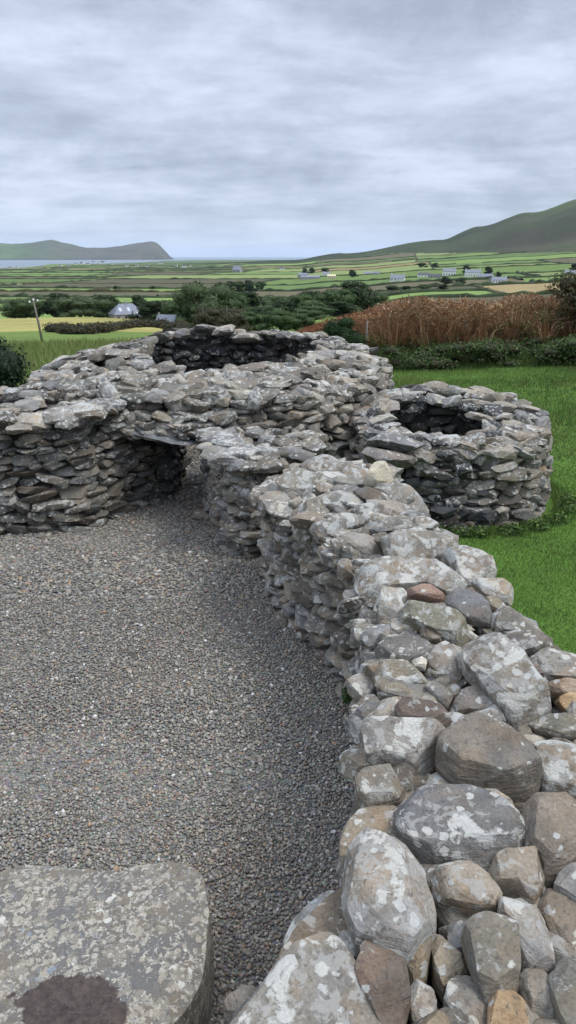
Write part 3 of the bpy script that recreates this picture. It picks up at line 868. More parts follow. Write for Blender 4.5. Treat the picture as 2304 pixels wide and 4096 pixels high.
baseE = np.array([.6, 3.2, 0.]); rE = empty('dry_stone_wall', baseE)
finish(pE, 'wall_stones', rE, baseE)
tag(rE, 'long broad dry stone wall of loose lichened stones running from the foreground to the huts', 'wall')

# traced capstones: outline in crop pixels of two photo tiles
def traced(name, root, base, pts, org, zc, thick, tint, L, lean=.35, label=None, level=4, ex=.40, k=16, ncut=5, mat=None, extra=None, wob=.06, vex=.34, nfac=17):
    px = np.array([((org[0]+x*.79503)/4, (org[1]+y*.79503)/4) for x, y in pts])
    c = px.mean(0)
    dc = ray(*c); t = (zc-CAMZ)/dc[2]; C = np.array([0, 0, CAMZ])+dc*t
    view = -dc/np.linalg.norm(dc)
    n = np.array([0, 0, 1.])*(1-lean)+view*lean; n /= np.linalg.norm(n)
    ax = np.cross([0, 1, 0], n); ax /= np.linalg.norm(ax); ay = np.cross(n, ax)
    Q = []
    for p in px:
        d = ray(*p); tt = ((C-[0, 0, CAMZ])@n)/(d@n); q = np.array([0, 0, CAMZ])+d*tt-C; Q.append((q@ax, q@ay))
    Q = np.array(Q); cen = Q.mean(0); Q -= cen; C = C+ax*cen[0]+ay*cen[1]
    th = np.arctan2(Q[:,1], Q[:,0]); r = np.hypot(Q[:,0], Q[:,1])
    # dense radial function of the polygon
    ang = np.linspace(-PI, PI, 181); Rr = np.zeros(181)
    for a_i, a in enumerate(ang):
        d = np.array([math.cos(a), math.sin(a)]); best = 0
        for i in range(len(Q)):
            A = Q[i]; B = Q[(i+1) % len(Q)]; e = B-A; den = d[0]*e[1]-d[1]*e[0]
            if abs(den) < 1e-12: continue
            tt = (A[0]*e[1]-A[1]*e[0])/den; ss = (A[0]*d[1]-A[1]*d[0])/den
            if tt > 0 and -1e-6 <= ss <= 1+1e-6: best = max(best, tt)
        Rr[a_i] = best if best > 0 else r.mean()
    kz = np.array([1, 2, 1.])/4; Rp = np.concatenate([Rr[-3:-1], Rr, Rr[1:3]]); Rr = np.convolve(Rp, kz, 'same')[2:-2]*1.02
    Dv, F = ico(level)
    phi = np.arcsin(np.clip(Dv[:,2], -1, 1)); tha = np.arctan2(Dv[:,1], Dv[:,0])
    R0 = np.interp(tha, ang, Rr)
    hz = np.cos(phi)**ex; vt = np.sign(phi)*np.abs(np.sin(phi))**vex
    cr = cutr(Dv, ncut, k, R_, boxy=False); cr = np.clip(cr, .6, 1.12)
    crv = np.clip(cr, .72, 1.05)
    X = R0*hz*np.cos(tha); Y = R0*hz*np.sin(tha); Z = thick*vt*crv
    lay = vnoise(np.stack([Z/.022+tha*.15, np.zeros_like(Z)+C[0]*9, np.zeros_like(Z)], 1), 1.0, 3); lay = np.sign(lay)*np.minimum(np.abs(lay)*3, 1)
    X = X*(1+.014*lay); Y = Y*(1+.014*lay)
    V = np.stack([X, Y, Z], 1)
    # broken faces: planes slicing off the rounded parts
    mn0 = V[:, :2].min(0); mx0 = V[:, :2].max(0)
    for q_ in range(nfac):
        th_ = rad(R_.uniform(2, 14)) if q_ < 2 else rad(R_.uniform(28, 72)); al = R_.uniform(0, 2*PI)
        nn = np.array([math.sin(th_)*math.cos(al), math.sin(th_)*math.sin(al), math.cos(th_)])
        dd = V@nn; lim = dd.max()*(R_.uniform(.78, .92) if q_ < 2 else R_.uniform(.80, .94)); dd -= lim; m = dd > 0; V[m] -= nn*dd[m][:, None]
    s = min(r.mean(), .4)
    mn1 = V[:, :2].min(0); mx1 = V[:, :2].max(0); V[:, :2] = (V[:, :2]-mn1)/(mx1-mn1)*(mx0-mn0)+mn0
    rg_ = 1-np.abs(fbm(V/s, 2.6, int(R_.integers(999)), 3))*2.2
    V = V+Dv*(s*(wob*.35*np.minimum(rg_, .6)+wob*.8*fbm(V/s, 1.5, int(R_.integers(999)), 2)+wob*.35*fbm(V/s, 5, int(R_.integers(999)), 3)))[:, None]
    ang_t = R_.uniform(0, PI)
    W = V[:,0:1]*ax+V[:,1:2]*ay+V[:,2:3]*n + C - n*thick*.8
    T = np.empty((len(V), 4)); tg = np.array(tint); tg = tg*.58+tg.mean()*.42; T[:, :3] = tg*np.array([1.22,1.10,.91]); T[:, 3] = L
    at = {'tint': T, 'sco': V+R_.uniform(-30, 30, 3)}
    if extra: at.update(extra(V, W, px, C, ax, ay, n))
    o = mesh_obj(name, W-base, F, mat or M_STONE, root, None, at, sharp=20)
    if label: o['label'] = label
    return o
GB=(.120,.130,.150); GR=(.165,.160,.150); BR=(.175,.145,.115); TN=(.235,.205,.155); RB=(.150,.120,.108); OC=(.30,.20,.09); PL=(.30,.29,.25); DKG=(.105,.105,.100); GN=(.150,.158,.125)
O6=(1152,3000); O5=(1152,2200); O4=(1152,1300)
T6=[
 ([(560,190),(640,165),(760,180),(890,185),(1000,215),(1110,270),(1170,300),(1190,400),(1185,470),(1100,480),(1020,545),(930,510),(860,510),(730,490),(680,460),(600,400),(550,330),(548,240)],.09,GB,.62,1.17,'slate blue slab with cream lichen blotches'),
 ([(350,420),(430,380),(500,370),(560,400),(620,450),(690,530),(715,620),(735,740),(720,800),(650,880),(580,970),(520,940),(420,890),(350,870),(320,770),(290,680),(290,600),(300,480)],.12,(.21,.205,.2),.85,1.22,'large pale rounded stone with grey mottling'),
 ([(360,900),(420,890),(470,910),(540,970),(585,1030),(600,1120),(615,1200),(590,1290),(540,1360),(480,1350),(430,1270),(370,1190),(340,1110),(370,1010)],.10,RB,.18,1.16,'dull purple brown oval stone'),
 ([(290,680),(180,770),(60,890),(-40,1010),(-20,1060),(60,1010),(150,950),(230,980),(300,1060),(350,1080),(362,960),(330,830)],.13,(.15,.125,.10),.42,1.06,None),
 ([(150,880),(230,950),(290,1040),(350,1130),(420,1240),(465,1379),(475,1500),(-360,1500),(-269,1379),(-150,1230),(-20,1060),(60,960)],.15,(.165,.168,.165),.66,1.14,'broad slanting stone with white lichen streaks'),
 ([(730,610),(780,560),(870,515),(920,540),(980,600),(1050,660),(1075,700),(1040,770),(960,775),(850,740),(770,710),(735,660)],.08,(.25,.225,.19),.55,1.14,'cream and tan faceted stone'),
 ([(990,590),(1060,520),(1130,480),(1210,465),(1270,490),(1292,560),(1280,640),(1240,720),(1200,690),(1150,650),(1090,640),(1040,640)],.08,(.22,.195,.16),.5,1.15,None),
 ([(1190,290),(1210,200),(1260,185),(1370,205),(1449,240),(1540,300),(1540,430),(1440,500),(1380,560),(1300,580),(1280,490),(1200,460),(1190,380)],.11,(.175,.155,.135),.2,1.2,'smooth grey brown stone with few lichens'),
 ([(740,735),(840,740),(960,775),(1000,790),(930,850),(860,890),(790,860),(750,810)],.07,(.16,.16,.15),.4,1.06,None),
 ([(600,1010),(640,920),(700,830),(720,880),(722,960),(700,1080),(660,1140),(610,1150),(590,1060)],.08,(.20,.175,.13),.3,1.1,None),
 ([(730,895),(790,930),(870,1000),(925,1060),(920,1100),(840,1110),(790,1160),(740,1080),(725,980)],.08,(.26,.225,.17),.4,1.08,'pointed tan stone'),
 ([(880,880),(930,830),(1020,800),(1100,800),(1150,850),(1160,950),(1160,1100),(1130,1190),(1080,1170),(1030,1215),(980,1150),(930,1030),(900,960)],.06,(.16,.155,.135),.35,1.18,'flat grey slab with a white chipped edge'),
 ([(1080,690),(1130,672),(1190,690),(1220,750),(1280,820),(1320,900),(1335,1000),(1345,1100),(1280,1110),(1180,1070),(1150,1000),(1140,860),(1070,790)],.09,(.2,.195,.19),.72,1.15,None),
 ([(1025,1210),(1090,1130),(1140,1190),(1190,1260),(1215,1379),(1215,1470),(1010,1470),(1018,1300)],.09,OC,.12,1.13,'ochre orange upright stone'),
 ([(1155,1140),(1200,1090),(1280,1085),(1310,1150),(1330,1250),(1350,1340),(1280,1345),(1200,1260),(1165,1190)],.07,(.15,.16,.165),.12,1.12,None),
 ([(1310,1130),(1350,1110),(1370,1000),(1449,960),(1550,980),(1550,1470),(1420,1410),(1370,1340),(1330,1240)],.11,(.13,.14,.135),.3,1.14,None),
 ([(1240,750),(1310,690),(1360,690),(1449,770),(1550,800),(1550,960),(1440,970),(1350,1000),(1340,940),(1290,830)],.09,(.17,.14,.11),.45,1.1,None),
 ([(1350,650),(1380,590),(1449,515),(1540,560),(1540,780),(1449,770),(1390,720)],.09,(.18,.185,.195),.5,1.15,None),
 ([(620,1180),(660,1145),(720,1180),(745,1240),(760,1300),(700,1340),(640,1379),(620,1290)],.07,(.19,.18,.17),.85,1.08,None),
 ([(810,1170),(850,1120),(910,1105),(970,1140),(1000,1230),(1010,1379),(1010,1460),(870,1460),(850,1330),(790,1250)],.09,(.16,.165,.17),.62,1.1,None),
 ([(690,1330),(740,1290),(800,1300),(850,1360),(880,1480),(630,1480),(650,1379)],.08,(.2,.165,.11),.2,1.1,None),
 ([(345,130),(400,80),(490,35),(550,60),(580,120),(590,160),(560,210),(490,235),(380,255),(360,190)],.09,(.17,.165,.15),.5,1.12,None),
 ([(580,120),(640,95),(690,110),(690,165),(640,175),(580,195)],.05,(.13,.14,.15),.3,1.06,None),
 ([(630,90),(690,45),(740,45),(760,80),(720,110),(690,125)],.05,(.16,.15,.13),.5,1.06,None),
 ([(690,135),(760,110),(840,115),(890,180),(860,215),(780,215),(700,195)],.05,(.25,.24,.22),.9,1.08,None),
 ([(270,430),(300,330),(380,250),(530,235),(620,330),(640,420),(500,560),(280,580)],.12,(.2,.17,.13),.6,1.08,None),
 ([(930,190),(970,155),(1030,190),(1120,250),(1170,300),(1120,330),(1000,260)],.06,(.3,.27,.22),.75,1.1,None),
 ([(1010,150),(1100,140),(1160,200),(1190,275),(1130,270),(1050,200)],.05,(.19,.165,.13),.3,1.06,None),
 ([(880,125),(960,120),(1010,150),(960,190),(900,185)],.05,(.12,.095,.085),.15,1.03,None),
 ([(800,900),(860,890),(890,900),(905,990),(850,960)],.05,(.15,.15,.13),.3,1.03,None),
 ([(320,880),(350,870),(372,920),(352,1000),(330,950)],.05,(.24,.21,.17),.7,1.05,None),
 ([(700,470),(760,500),(770,560),(730,600),(690,540)],.06,(.17,.15,.12),.3,1.04,None),
 ([(1110,130),(1210,130),(1215,170),(1180,190),(1130,180)],.05,(.14,.11,.10),.1,1.08,None),
 ([(1320,600),(1380,560),(1400,590),(1350,660),(1325,650)],.06,(.14,.13,.10),.2,1.05,None),
]
T5=[
 ([(340,110),(400,45),(520,30),(700,30),(850,35),(895,110),(860,180),(780,200),(700,160),(600,170),(480,190),(420,220)],.09,(.19,.18,.165),.88,1.17,'long crusted slab lying across the wall'),
 ([(780,-10),(930,-20),(1030,10),(1045,80),(1020,120),(930,150),(870,175),(850,80)],.07,(.21,.2,.18),.85,1.15,None),
 ([(590,190),(640,160),(740,165),(790,215),(770,240),(680,225),(600,215)],.05,(.25,.155,.125),.12,1.18,'pinkish red flat stone'),
 ([(450,230),(480,190),(580,172),(600,210),(570,250),(600,320),(580,350),(510,360),(460,310)],.09,(.27,.25,.22),.85,1.15,None),
 ([(555,240),(610,225),(700,240),(830,290),(900,350),(890,400),(830,425),(760,400),(660,350),(590,320)],.07,GN,.7,1.2,'greenish wedge shaped stone'),
 ([(780,230),(820,195),(900,185),(980,210),(1025,290),(1030,340),(930,340),(880,320),(820,280)],.06,(.14,.15,.17),.18,1.15,'bare blue grey stone'),
 ([(930,145),(1000,130),(1090,130),(1130,190),(1135,240),(1080,240),(990,210)],.05,(.26,.235,.2),.75,1.16,None),
 ([(990,215),(1060,240),(1110,290),(1060,305),(1020,290)],.04,(.22,.2,.15),.6,1.12,None),
 ([(1020,310),(1130,260),(1220,340),(1290,410),(1330,480),(1240,490),(1110,420),(1040,370)],.07,(.17,.17,.16),.7,1.10,None),
 ([(450,470),(510,440),(620,435),(700,450),(745,470),(700,530),(600,555),(500,540),(455,520)],.07,(.12,.125,.14),.42,1.16,None),
 ([(440,600),(470,550),(540,545),(640,570),(700,610),(705,650),(600,670),(500,650),(445,630)],.07,(.19,.185,.155),.72,1.14,None),
 ([(700,560),(740,480),(790,460),(860,490),(890,540),(895,600),(850,650),(770,655),(720,620)],.08,(.19,.17,.155),.7,1.14,'rounded stone speckled with pink and cream'),
 ([(625,550),(670,530),(700,550),(690,585),(640,575)],.03,(.55,.55,.52),.8,1.14,'small white stone'),
 ([(880,480),(900,410),(990,370),(1090,400),(1110,430),(1180,500),(1240,600),(1300,680),(1325,740),(1250,790),(1170,835),(1120,790),(1050,730),(980,650),(900,560)],.10,(.18,.175,.165),.84,1.24,'long stone crusted with cream lichen laid lengthways'),
 ([(1230,520),(1300,480),(1400,490),(1510,540),(1510,640),(1300,640),(1250,590)],.08,(.18,.18,.175),.6,1.12,None),
 ([(1300,650),(1380,640),(1510,650),(1510,740),(1400,720),(1340,700)],.06,(.26,.2,.155),.25,1.12,None),
 ([(1350,730),(1430,715),(1510,740),(1510,820),(1400,790)],.05,(.34,.25,.13),.2,1.1,'yellow ochre stone'),
 ([(1210,850),(1260,810),(1370,810),(1450,830),(1530,850),(1530,920),(1370,925),(1280,900),(1220,880)],.06,(.15,.15,.12),.5,1.1,None),
 ([(490,400),(600,340),(670,370),(640,430),(570,430),(510,420)],.06,(.19,.155,.115),.55,1.1,None),
 ([(665,390),(720,380),(770,420),(770,450),(700,440)],.05,(.2,.18,.155),.4,1.13,None),
 ([(790,450),(900,415),(915,470),(880,500),(830,480)],.05,(.15,.145,.11),.2,1.09,None),
 ([(450,670),(560,660),(610,700),(620,740),(540,730),(460,720)],.05,(.2,.185,.15),.45,1.11,None),
 ([(545,780),(590,740),(680,740),(760,760),(820,830),(790,850),(640,845),(560,830)],.06,(.115,.09,.085),.4,1.15,'dark maroon flat stone'),
 ([(415,820),(480,730),(570,730),(560,780),(560,840),(500,850)],.06,(.25,.235,.2),.85,1.1,None),
 ([(680,660),(740,650),(800,690),(830,730),(800,780),(750,740)],.05,(.15,.155,.155),.5,1.13,None),
 ([(810,780),(880,700),(970,650),(1040,730),(1085,790),(1000,800),(900,790),(840,830)],.06,(.155,.14,.13),.42,1.12,None),
 ([(370,870),(400,840),(460,840),(560,850),(700,850),(800,860),(760,950),(760,1030),(700,1060),(600,1065),(480,1045),(400,1000),(395,920)],.10,(.19,.19,.195),.7,1.18,'pale stone with a white nose and grey blue flank'),
 ([(765,950),(790,880),(880,795),(950,790),(1030,840),(1130,890),(1210,960),(1260,1040),(1260,1110),(1200,1150),(1080,1170),(960,1150),(860,1120),(780,1050),(760,1000)],.11,(.155,.145,.135),.10,1.22,'large plain grey triangular stone'),
 ([(1220,980),(1260,930),(1540,930),(1540,1240),(1400,1220),(1300,1180),(1255,1130),(1265,1050)],.10,(.2,.185,.155),.8,1.16,None),
 ([(1040,800),(1090,790),(1140,830),(1150,880),(1090,870)],.05,(.16,.135,.1),.3,1.08,None),
 ([(1150,850),(1200,870),(1240,920),(1200,950),(1150,900)],.05,(.16,.15,.12),.2,1.07,None),
 ([(800,680),(860,660),(880,690),(860,740),(820,730)],.05,(.2,.18,.15),.6,1.1,None),
 ([(1190,545),(1240,560),(1290,610),(1240,610)],.04,(.2,.17,.16),.4,1.13,None),
 ([(370,930),(395,940),(430,1010),(470,1045),(400,1060),(375,1010)],.07,(.2,.175,.14),.5,1.06,None),
]
T4=[
 ([(400,800),(500,790),(600,795),(650,850),(700,910),(690,950),(530,950),(520,880),(450,840)],.05,(.2,.2,.2),.75,1.16,None),
 ([(325,830),(400,810),(480,850),(510,890),(430,890),(340,850)],.035,(.13,.125,.125),.1,1.19,'dark flat stone'),
 ([(150,860),(250,820),(320,840),(400,880),(330,930),(200,930)],.06,(.18,.18,.175),.75,1.15,None),
 ([(80,880),(140,860),(210,930),(140,970),(80,960)],.06,(.17,.165,.155),.6,1.1,None),
 ([(110,1000),(230,950),(350,945),(350,1000),(280,1040),(160,1075)],.07,(.19,.19,.195),.8,1.12,None),
 ([(430,1000),(500,965),(620,970),(650,1020),(560,1030),(480,1040)],.055,(.17,.175,.18),.75,1.15,None),
 ([(630,960),(700,950),(760,990),(720,1020),(650,1020)],.045,(.27,.25,.22),.8,1.16,None),
 ([(320,910),(420,880),(520,930),(520,970),(400,975),(350,950)],.055,(.17,.165,.16),.7,1.14,None),
 ([(470,1040),(600,1020),(830,1060),(860,1110),(850,1150),(700,1200),(600,1190),(500,1150)],.08,(.19,.185,.175),.75,1.16,None),
 ([(215,1070),(290,1050),(370,1090),(360,1150),(240,1140)],.06,(.18,.175,.165),.7,1.1,None),
 ([(290,1040),(380,1015),(420,1040),(400,1070),(330,1075)],.045,(.17,.16,.15),.5,1.12,None),
 ([(75,700),(150,670),(300,690),(320,720),(200,745),(80,730)],.04,(.19,.18,.17),.75,1.16,None),
 ([(-100,790),(0,730),(60,715),(190,745),(190,830),(60,850),(-80,840)],.06,(.19,.185,.175),.78,1.14,None),
 ([(0,880),(60,860),(80,900),(40,915)],.04,(.25,.24,.21),.6,1.1,None),
 ([(250,770),(310,690),(400,730),(380,780),(280,800)],.05,(.2,.19,.18),.8,1.14,None),
]
for lst, org, lean, lv in ((T6, O6, .22, 5), (T5, O5, .42, 5), (T4, O4, .62, 4)):
    for e in lst:
        pts, th, tint, L, zc, lab = e
        big = lst is T6 and th > .125
        pa = np.array(pts, float); pa = pa.mean(0)+(pa-pa.mean(0))*1.045
        traced('capstone', rE, baseE, pa.tolist(), org, zc+.03, th*.8, tint, L, lean, lab, lv, ex=.22 if big else .36, nfac=4 if big else 15, vex=.26)
traced('capstone', rE, baseE, [(375,790),(425,695),(450,682),(490,680),(520,730),(532,800),(470,815),(400,805)], O4, 1.34, .06, (.46,.44,.35), .35, .85, 'pale pointed stone standing upright', 4, ex=.6)

# ---- big slab bottom left
def slab_extra(V, W, px, C, ax, ay, n):
    # centre of the bare patch, in the slab's own plane
    d = ray(*((375*.79503)/4, (3000+1350*.79503)/4)); Cw = np.array([0, 0, CAMZ]); t = ((C-Cw)@n)/(d@n); q = Cw+d*t-C
    pc = np.array([q@ax, q@ay]); return {'patch': np.stack([(V[:,0]-pc[0]+.5*(V[:,1]-pc[1]))/.20, (V[:,1]-pc[1])/.15, 0*V[:,0]], 1)}
SL = [(-260,660),(-60,650),(60,610),(130,580),(300,600),(450,612),(600,625),(700,592),(800,582),(930,590),(1010,650),(1040,740),(1055,830),(1040,920),(1030,1020),(1000,1160),(930,1290),(860,1379),(790,1520),(-260,1560)]
o = traced('boulder', None, np.zeros(3), SL, (0, 3000), .46, .24, (.2,.19,.17), .7, .05, None, 6, ex=.14, k=20, mat=slab_mat(), extra=slab_extra, wob=.03, vex=.12, nfac=2)
tag(o, 'big flat topped lichened boulder slab with a reddish bare patch at the bottom left', 'boulder')

# ------------------------------------------------------------------ gravel
COURT = [(-8,0),(-8,8.9),(-6.2,8.9),(-4.9,8.3),(-3.24,7.95),(-2.25,8.2),(-1.75,8.9),(-2.0,10.2),(-2.2,11.4),(-1.7,12.4),(-.2,12.5),(.5,11.4),(.3,10.2),(-.9,10.0),(-.85,8.4),(-.4,7.4),(.4,7.4),(.6,3.5),(.3,-1.5),(-8,-1.5)]
def build_gravel():
    g = .02; c = bmesh.new()
    vs = [c.verts.new((x, y, .006)) for x, y in COURT]; c.faces.new(vs); bmesh.ops.triangulate(c, faces=c.faces[:]); bmesh.ops.recalc_face_normals(c, faces=c.faces[:])
    me = bpy.data.meshes.new('gravel_bed'); c.to_mesh(me); c.free()
    m, nt, b = newmat('gravel_bed'); N = NB(nt); gp = N.n('ShaderNodeNewGeometry').outputs['Position']
    vo = N.n('ShaderNodeTexVoronoi'); N.l(gp, vo.inputs['Vector']); vo.inputs['Scale'].default_value = 55
    N.l(N.mix(1.0, N.mix(.75, vo.outputs['Color'], (.5,.5,.5)), (.32,.30,.27), 'MULTIPLY'), b.inputs['Base Color'])
    N.l(N.bump(N.math('MULTIPLY', vo.outputs['Distance'], -1), .8, .012), b.inputs['Normal'])
    me.materials.append(m); o = bpy.data.objects.new('gravel_yard', me); COL.objects.link(o); tag(o, kind='structure')
    PCOL = np.array([[.20,.20,.195],[.165,.165,.165],[.25,.245,.235],[.14,.145,.15],[.21,.19,.165],[.175,.18,.19],[.12,.115,.11],[.235,.22,.195],[.185,.165,.14],[.17,.185,.17]])
    parts = []
    def zone(x0, x1, y0, y1, cell, lvl, sz, seed):
        rng = np.random.default_rng(seed)
        X, Y = np.meshgrid(np.arange(x0, x1, cell), np.arange(y0, y1, cell)); X = X.ravel()+rng.uniform(-.5, .5, X.size)*cell; Y = Y.ravel()+rng.uniform(-.5, .5, Y.size)*cell
        # in court, in view
        cx = np.zeros(len(X), bool); n = len(COURT); j = n-1
        for i in range(n):
            xi, yi = COURT[i]; xj, yj = COURT[j]
            if yi != yj:
                hit_ = ((yi > Y) != (yj > Y)) & (X < (xj-xi)*(Y-yi)/(yj-yi)+xi); cx ^= hit_
            j = i
        m = cx & (np.abs(X) < .55*Y+2.6); X = X[m]; Y = Y[m]; n = len(X)
        D, F = ico(lvl)
        base = np.stack([D*np.minimum(cutr(D, 4, 12, rng, True), 1.5)[:, None] for _ in range(12)])
        U = base[rng.integers(12, size=n)]
        s = sz*np.exp(rng.normal(0, .28, n))
        dim = np.stack([s, s*rng.uniform(.6, .85, n), s*rng.uniform(.35, .55, n)], 1)
        U = U*dim[:, None, :]
        a = rng.uniform(0, 2*PI, n); tx = rng.normal(0, .35, n)
        x, y, z = U[...,0], U[...,1], U[...,2]
        y, z = y*np.cos(tx)[:,None]-z*np.sin(tx)[:,None], y*np.sin(tx)[:,None]+z*np.cos(tx)[:,None]
        x, y = x*np.cos(a)[:,None]-y*np.sin(a)[:,None], x*np.sin(a)[:,None]+y*np.cos(a)[:,None]
        zz = .008+rng.uniform(0, .010, n)+.012*n2(X, Y, 1.5, 3)
        V = np.stack([x+X[:,None], y+Y[:,None], z+zz[:,None]], -1).reshape(-1, 3)
        FF = (F[None]+(np.arange(n)*len(D))[:, None, None]).reshape(-1, 3)
        col = PCOL[rng.integers(len(PCOL), size=n)]*np.array([1.12,1.05,.92])*rng.uniform(.6, 1.35, n)[:, None]*(1+.14*n2(X, Y, .5, 77))[:, None]
        w = rng.random(n); col[w < .010] = [.50,.49,.46]; col[(w > .018) & (w < .03)] = [.30,.20,.12]; col[(w > .03) & (w < .045)] = [.23,.15,.12]
        rs = np.clip(n2(X, Y, .9, 8)*2-.5, 0, 1)[:, None]; col = col*(1-rs*.5)+rs*.5*col*np.array([1.15,.95,.78])
        T = np.concatenate([np.repeat(col, len(D), 0), np.ones((n*len(D), 1))], 1)
        parts.append((V, FF, T))
    zone(-4.0, .7, .7, 3.6, .0142, 1, .0094, 1)
    zone(-4.8, .6, 3.6, 6.2, .0172, 1, .0105, 2)
    zone(-6.8, .3, 6.2, 9.0, .026, 1, .016, 3)
    zone(-2.0, .2, 9.0, 12.5, .04, 1, .022, 4)
    V, F, T = cat(parts)
    tag(mesh_obj('gravel', V, F, M_PEB, None, None, {'tint': T}), 'loose grey pebble gravel covering the walled courtyard', 'gravel', kind='stuff')
build_gravel()

# ------------------------------------------------------------------ lawn and bank
def blade_obj(name, P, h, w, cols, lean, seg, mat, label, cat_, kind='stuff'):
    V, F, T = blades(P, h, w, cols, lean, seg=seg)
    o = mesh_obj(name, V, F, mat, None, None, {'tint': T}, smooth=False); tag(o, label, cat_, kind=kind); return o
GC = [(.092,.165,.034),(.115,.188,.040),(.074,.135,.028),(.150,.190,.056),(.098,.168,.040)]
def lawn():
    P = []; H = []; W = []
    for (x0, x1, y0, y1, dens, hh, ww) in ((1.2,4.6,1.6,5.5,8000,.028,.0024),(1.0,6.4,5.5,8.5,5200,.032,.0032),(1.5,8.8,8.5,13,2300,.042,.0050),(1.0,12.5,13,22.5,900,.07,.0085),(-9,-3.6,11,22,160,.10,.012)):
        n = int((x1-x0)*(y1-y0)*dens); x = R_.uniform(x0, x1, n); y = R_.uniform(y0, y1, n)
        er = np.interp(y, [-1,.6,2,3.2,3.9,4.5,5.3,6,6.6,7.2], [1.6,1.6,1.55,1.46,1.36,1.33,1.1,1.05,1.08,.9])
        m = ((x > er-.02) | (y > 7.2)) & (np.hypot(x-2.1, y-9.38) > 1.36) & (np.hypot(x+1.1, y-11) > 2.6) & (np.abs(x) < .5*y+2.3)
        tuft = np.clip(1+.7*n2(x, y, 1.1, 12), .3, 2)
        x = x[m]; y = y[m]; tuft = tuft[m]
        near_w = np.clip(1-(np.hypot(x-2.1, y-9.38)-1.4)/.28, 0, 1)
        P.append(np.stack([x, y, terrain(x, y)-.003], 1)); H.append(hh*tuft*R_.uniform(.5, 1.3, len(x))*(1+2.2*near_w)); W.append(np.full(len(x), ww))
    P = np.concatenate(P); V, F, T = blades(P, np.concatenate(H), np.concatenate(W), GC, .7)
    big = n2(P[:,0], P[:,1], .5, 15); k = np.repeat(1+.5*big+.35*n2(P[:,0], P[:,1], 3.0, 16), 3)[:, None]; T[:, :3] *= k
    yl = np.repeat(np.clip(n2(P[:,0], P[:,1], .8, 19)*2.4-.2, 0, 1), 3)[:, None]*.55
    T[:, :3] = T[:, :3]*(1-yl)+np.array([.165,.165,.055])*yl
    st_ = R_.random(len(P)) < .05; T[np.repeat(st_, 3), :3] = [.26,.23,.11]
    tag(mesh_obj('grass', V, F, M_BLADE, None, None, {'tint': T}, smooth=False), 'short bright green lawn grass beside the small hut', 'grass', kind='stuff')
lawn()
# weeds hugging the small hut's foot
def weeds():
    n = 420; th = R_.uniform(PI*1.25, PI*2.05, n); r = 1.50+np.abs(R_.normal(0, .08, n))
    P = np.stack([2.1+np.cos(th)*r, 9.38+np.sin(th)*r, 0*th], 1)
    V1, F1, T1 = blades(P, R_.uniform(.05, .14, n), .006, [(.05,.11,.02),(.07,.14,.03)], .9)
    bl = [(2.1+math.cos(t)*1.55, 9.38+math.sin(t)*1.55, .05, .16, .12, .09) for t in (4.45,4.6,4.75,5.0,5.25,5.5,5.8,6.05)]
    V2, F2, T2 = leaves(bl, 1500, .022, G_MID+GC, shell=.2)
    n1 = len(V1)
    tag(mesh_obj('weeds', np.concatenate([V1, V2]), [F1, F2+n1], M_LEAF, None, None, {'tint': np.concatenate([T1, T2])}, smooth=False), 'leafy green weeds growing along the foot of the small round hut', 'weeds', kind='stuff')
weeds()
o_ = leaves([(.44,4.5,.10,.07,.10,.09)], 160, .025, G_MID, shell=.2)
tag(mesh_obj('weed', *o_[:2], M_LEAF, None, None, {'tint': o_[2]}, smooth=False), 'small green weed at the foot of the long wall on the gravel side', 'plant')

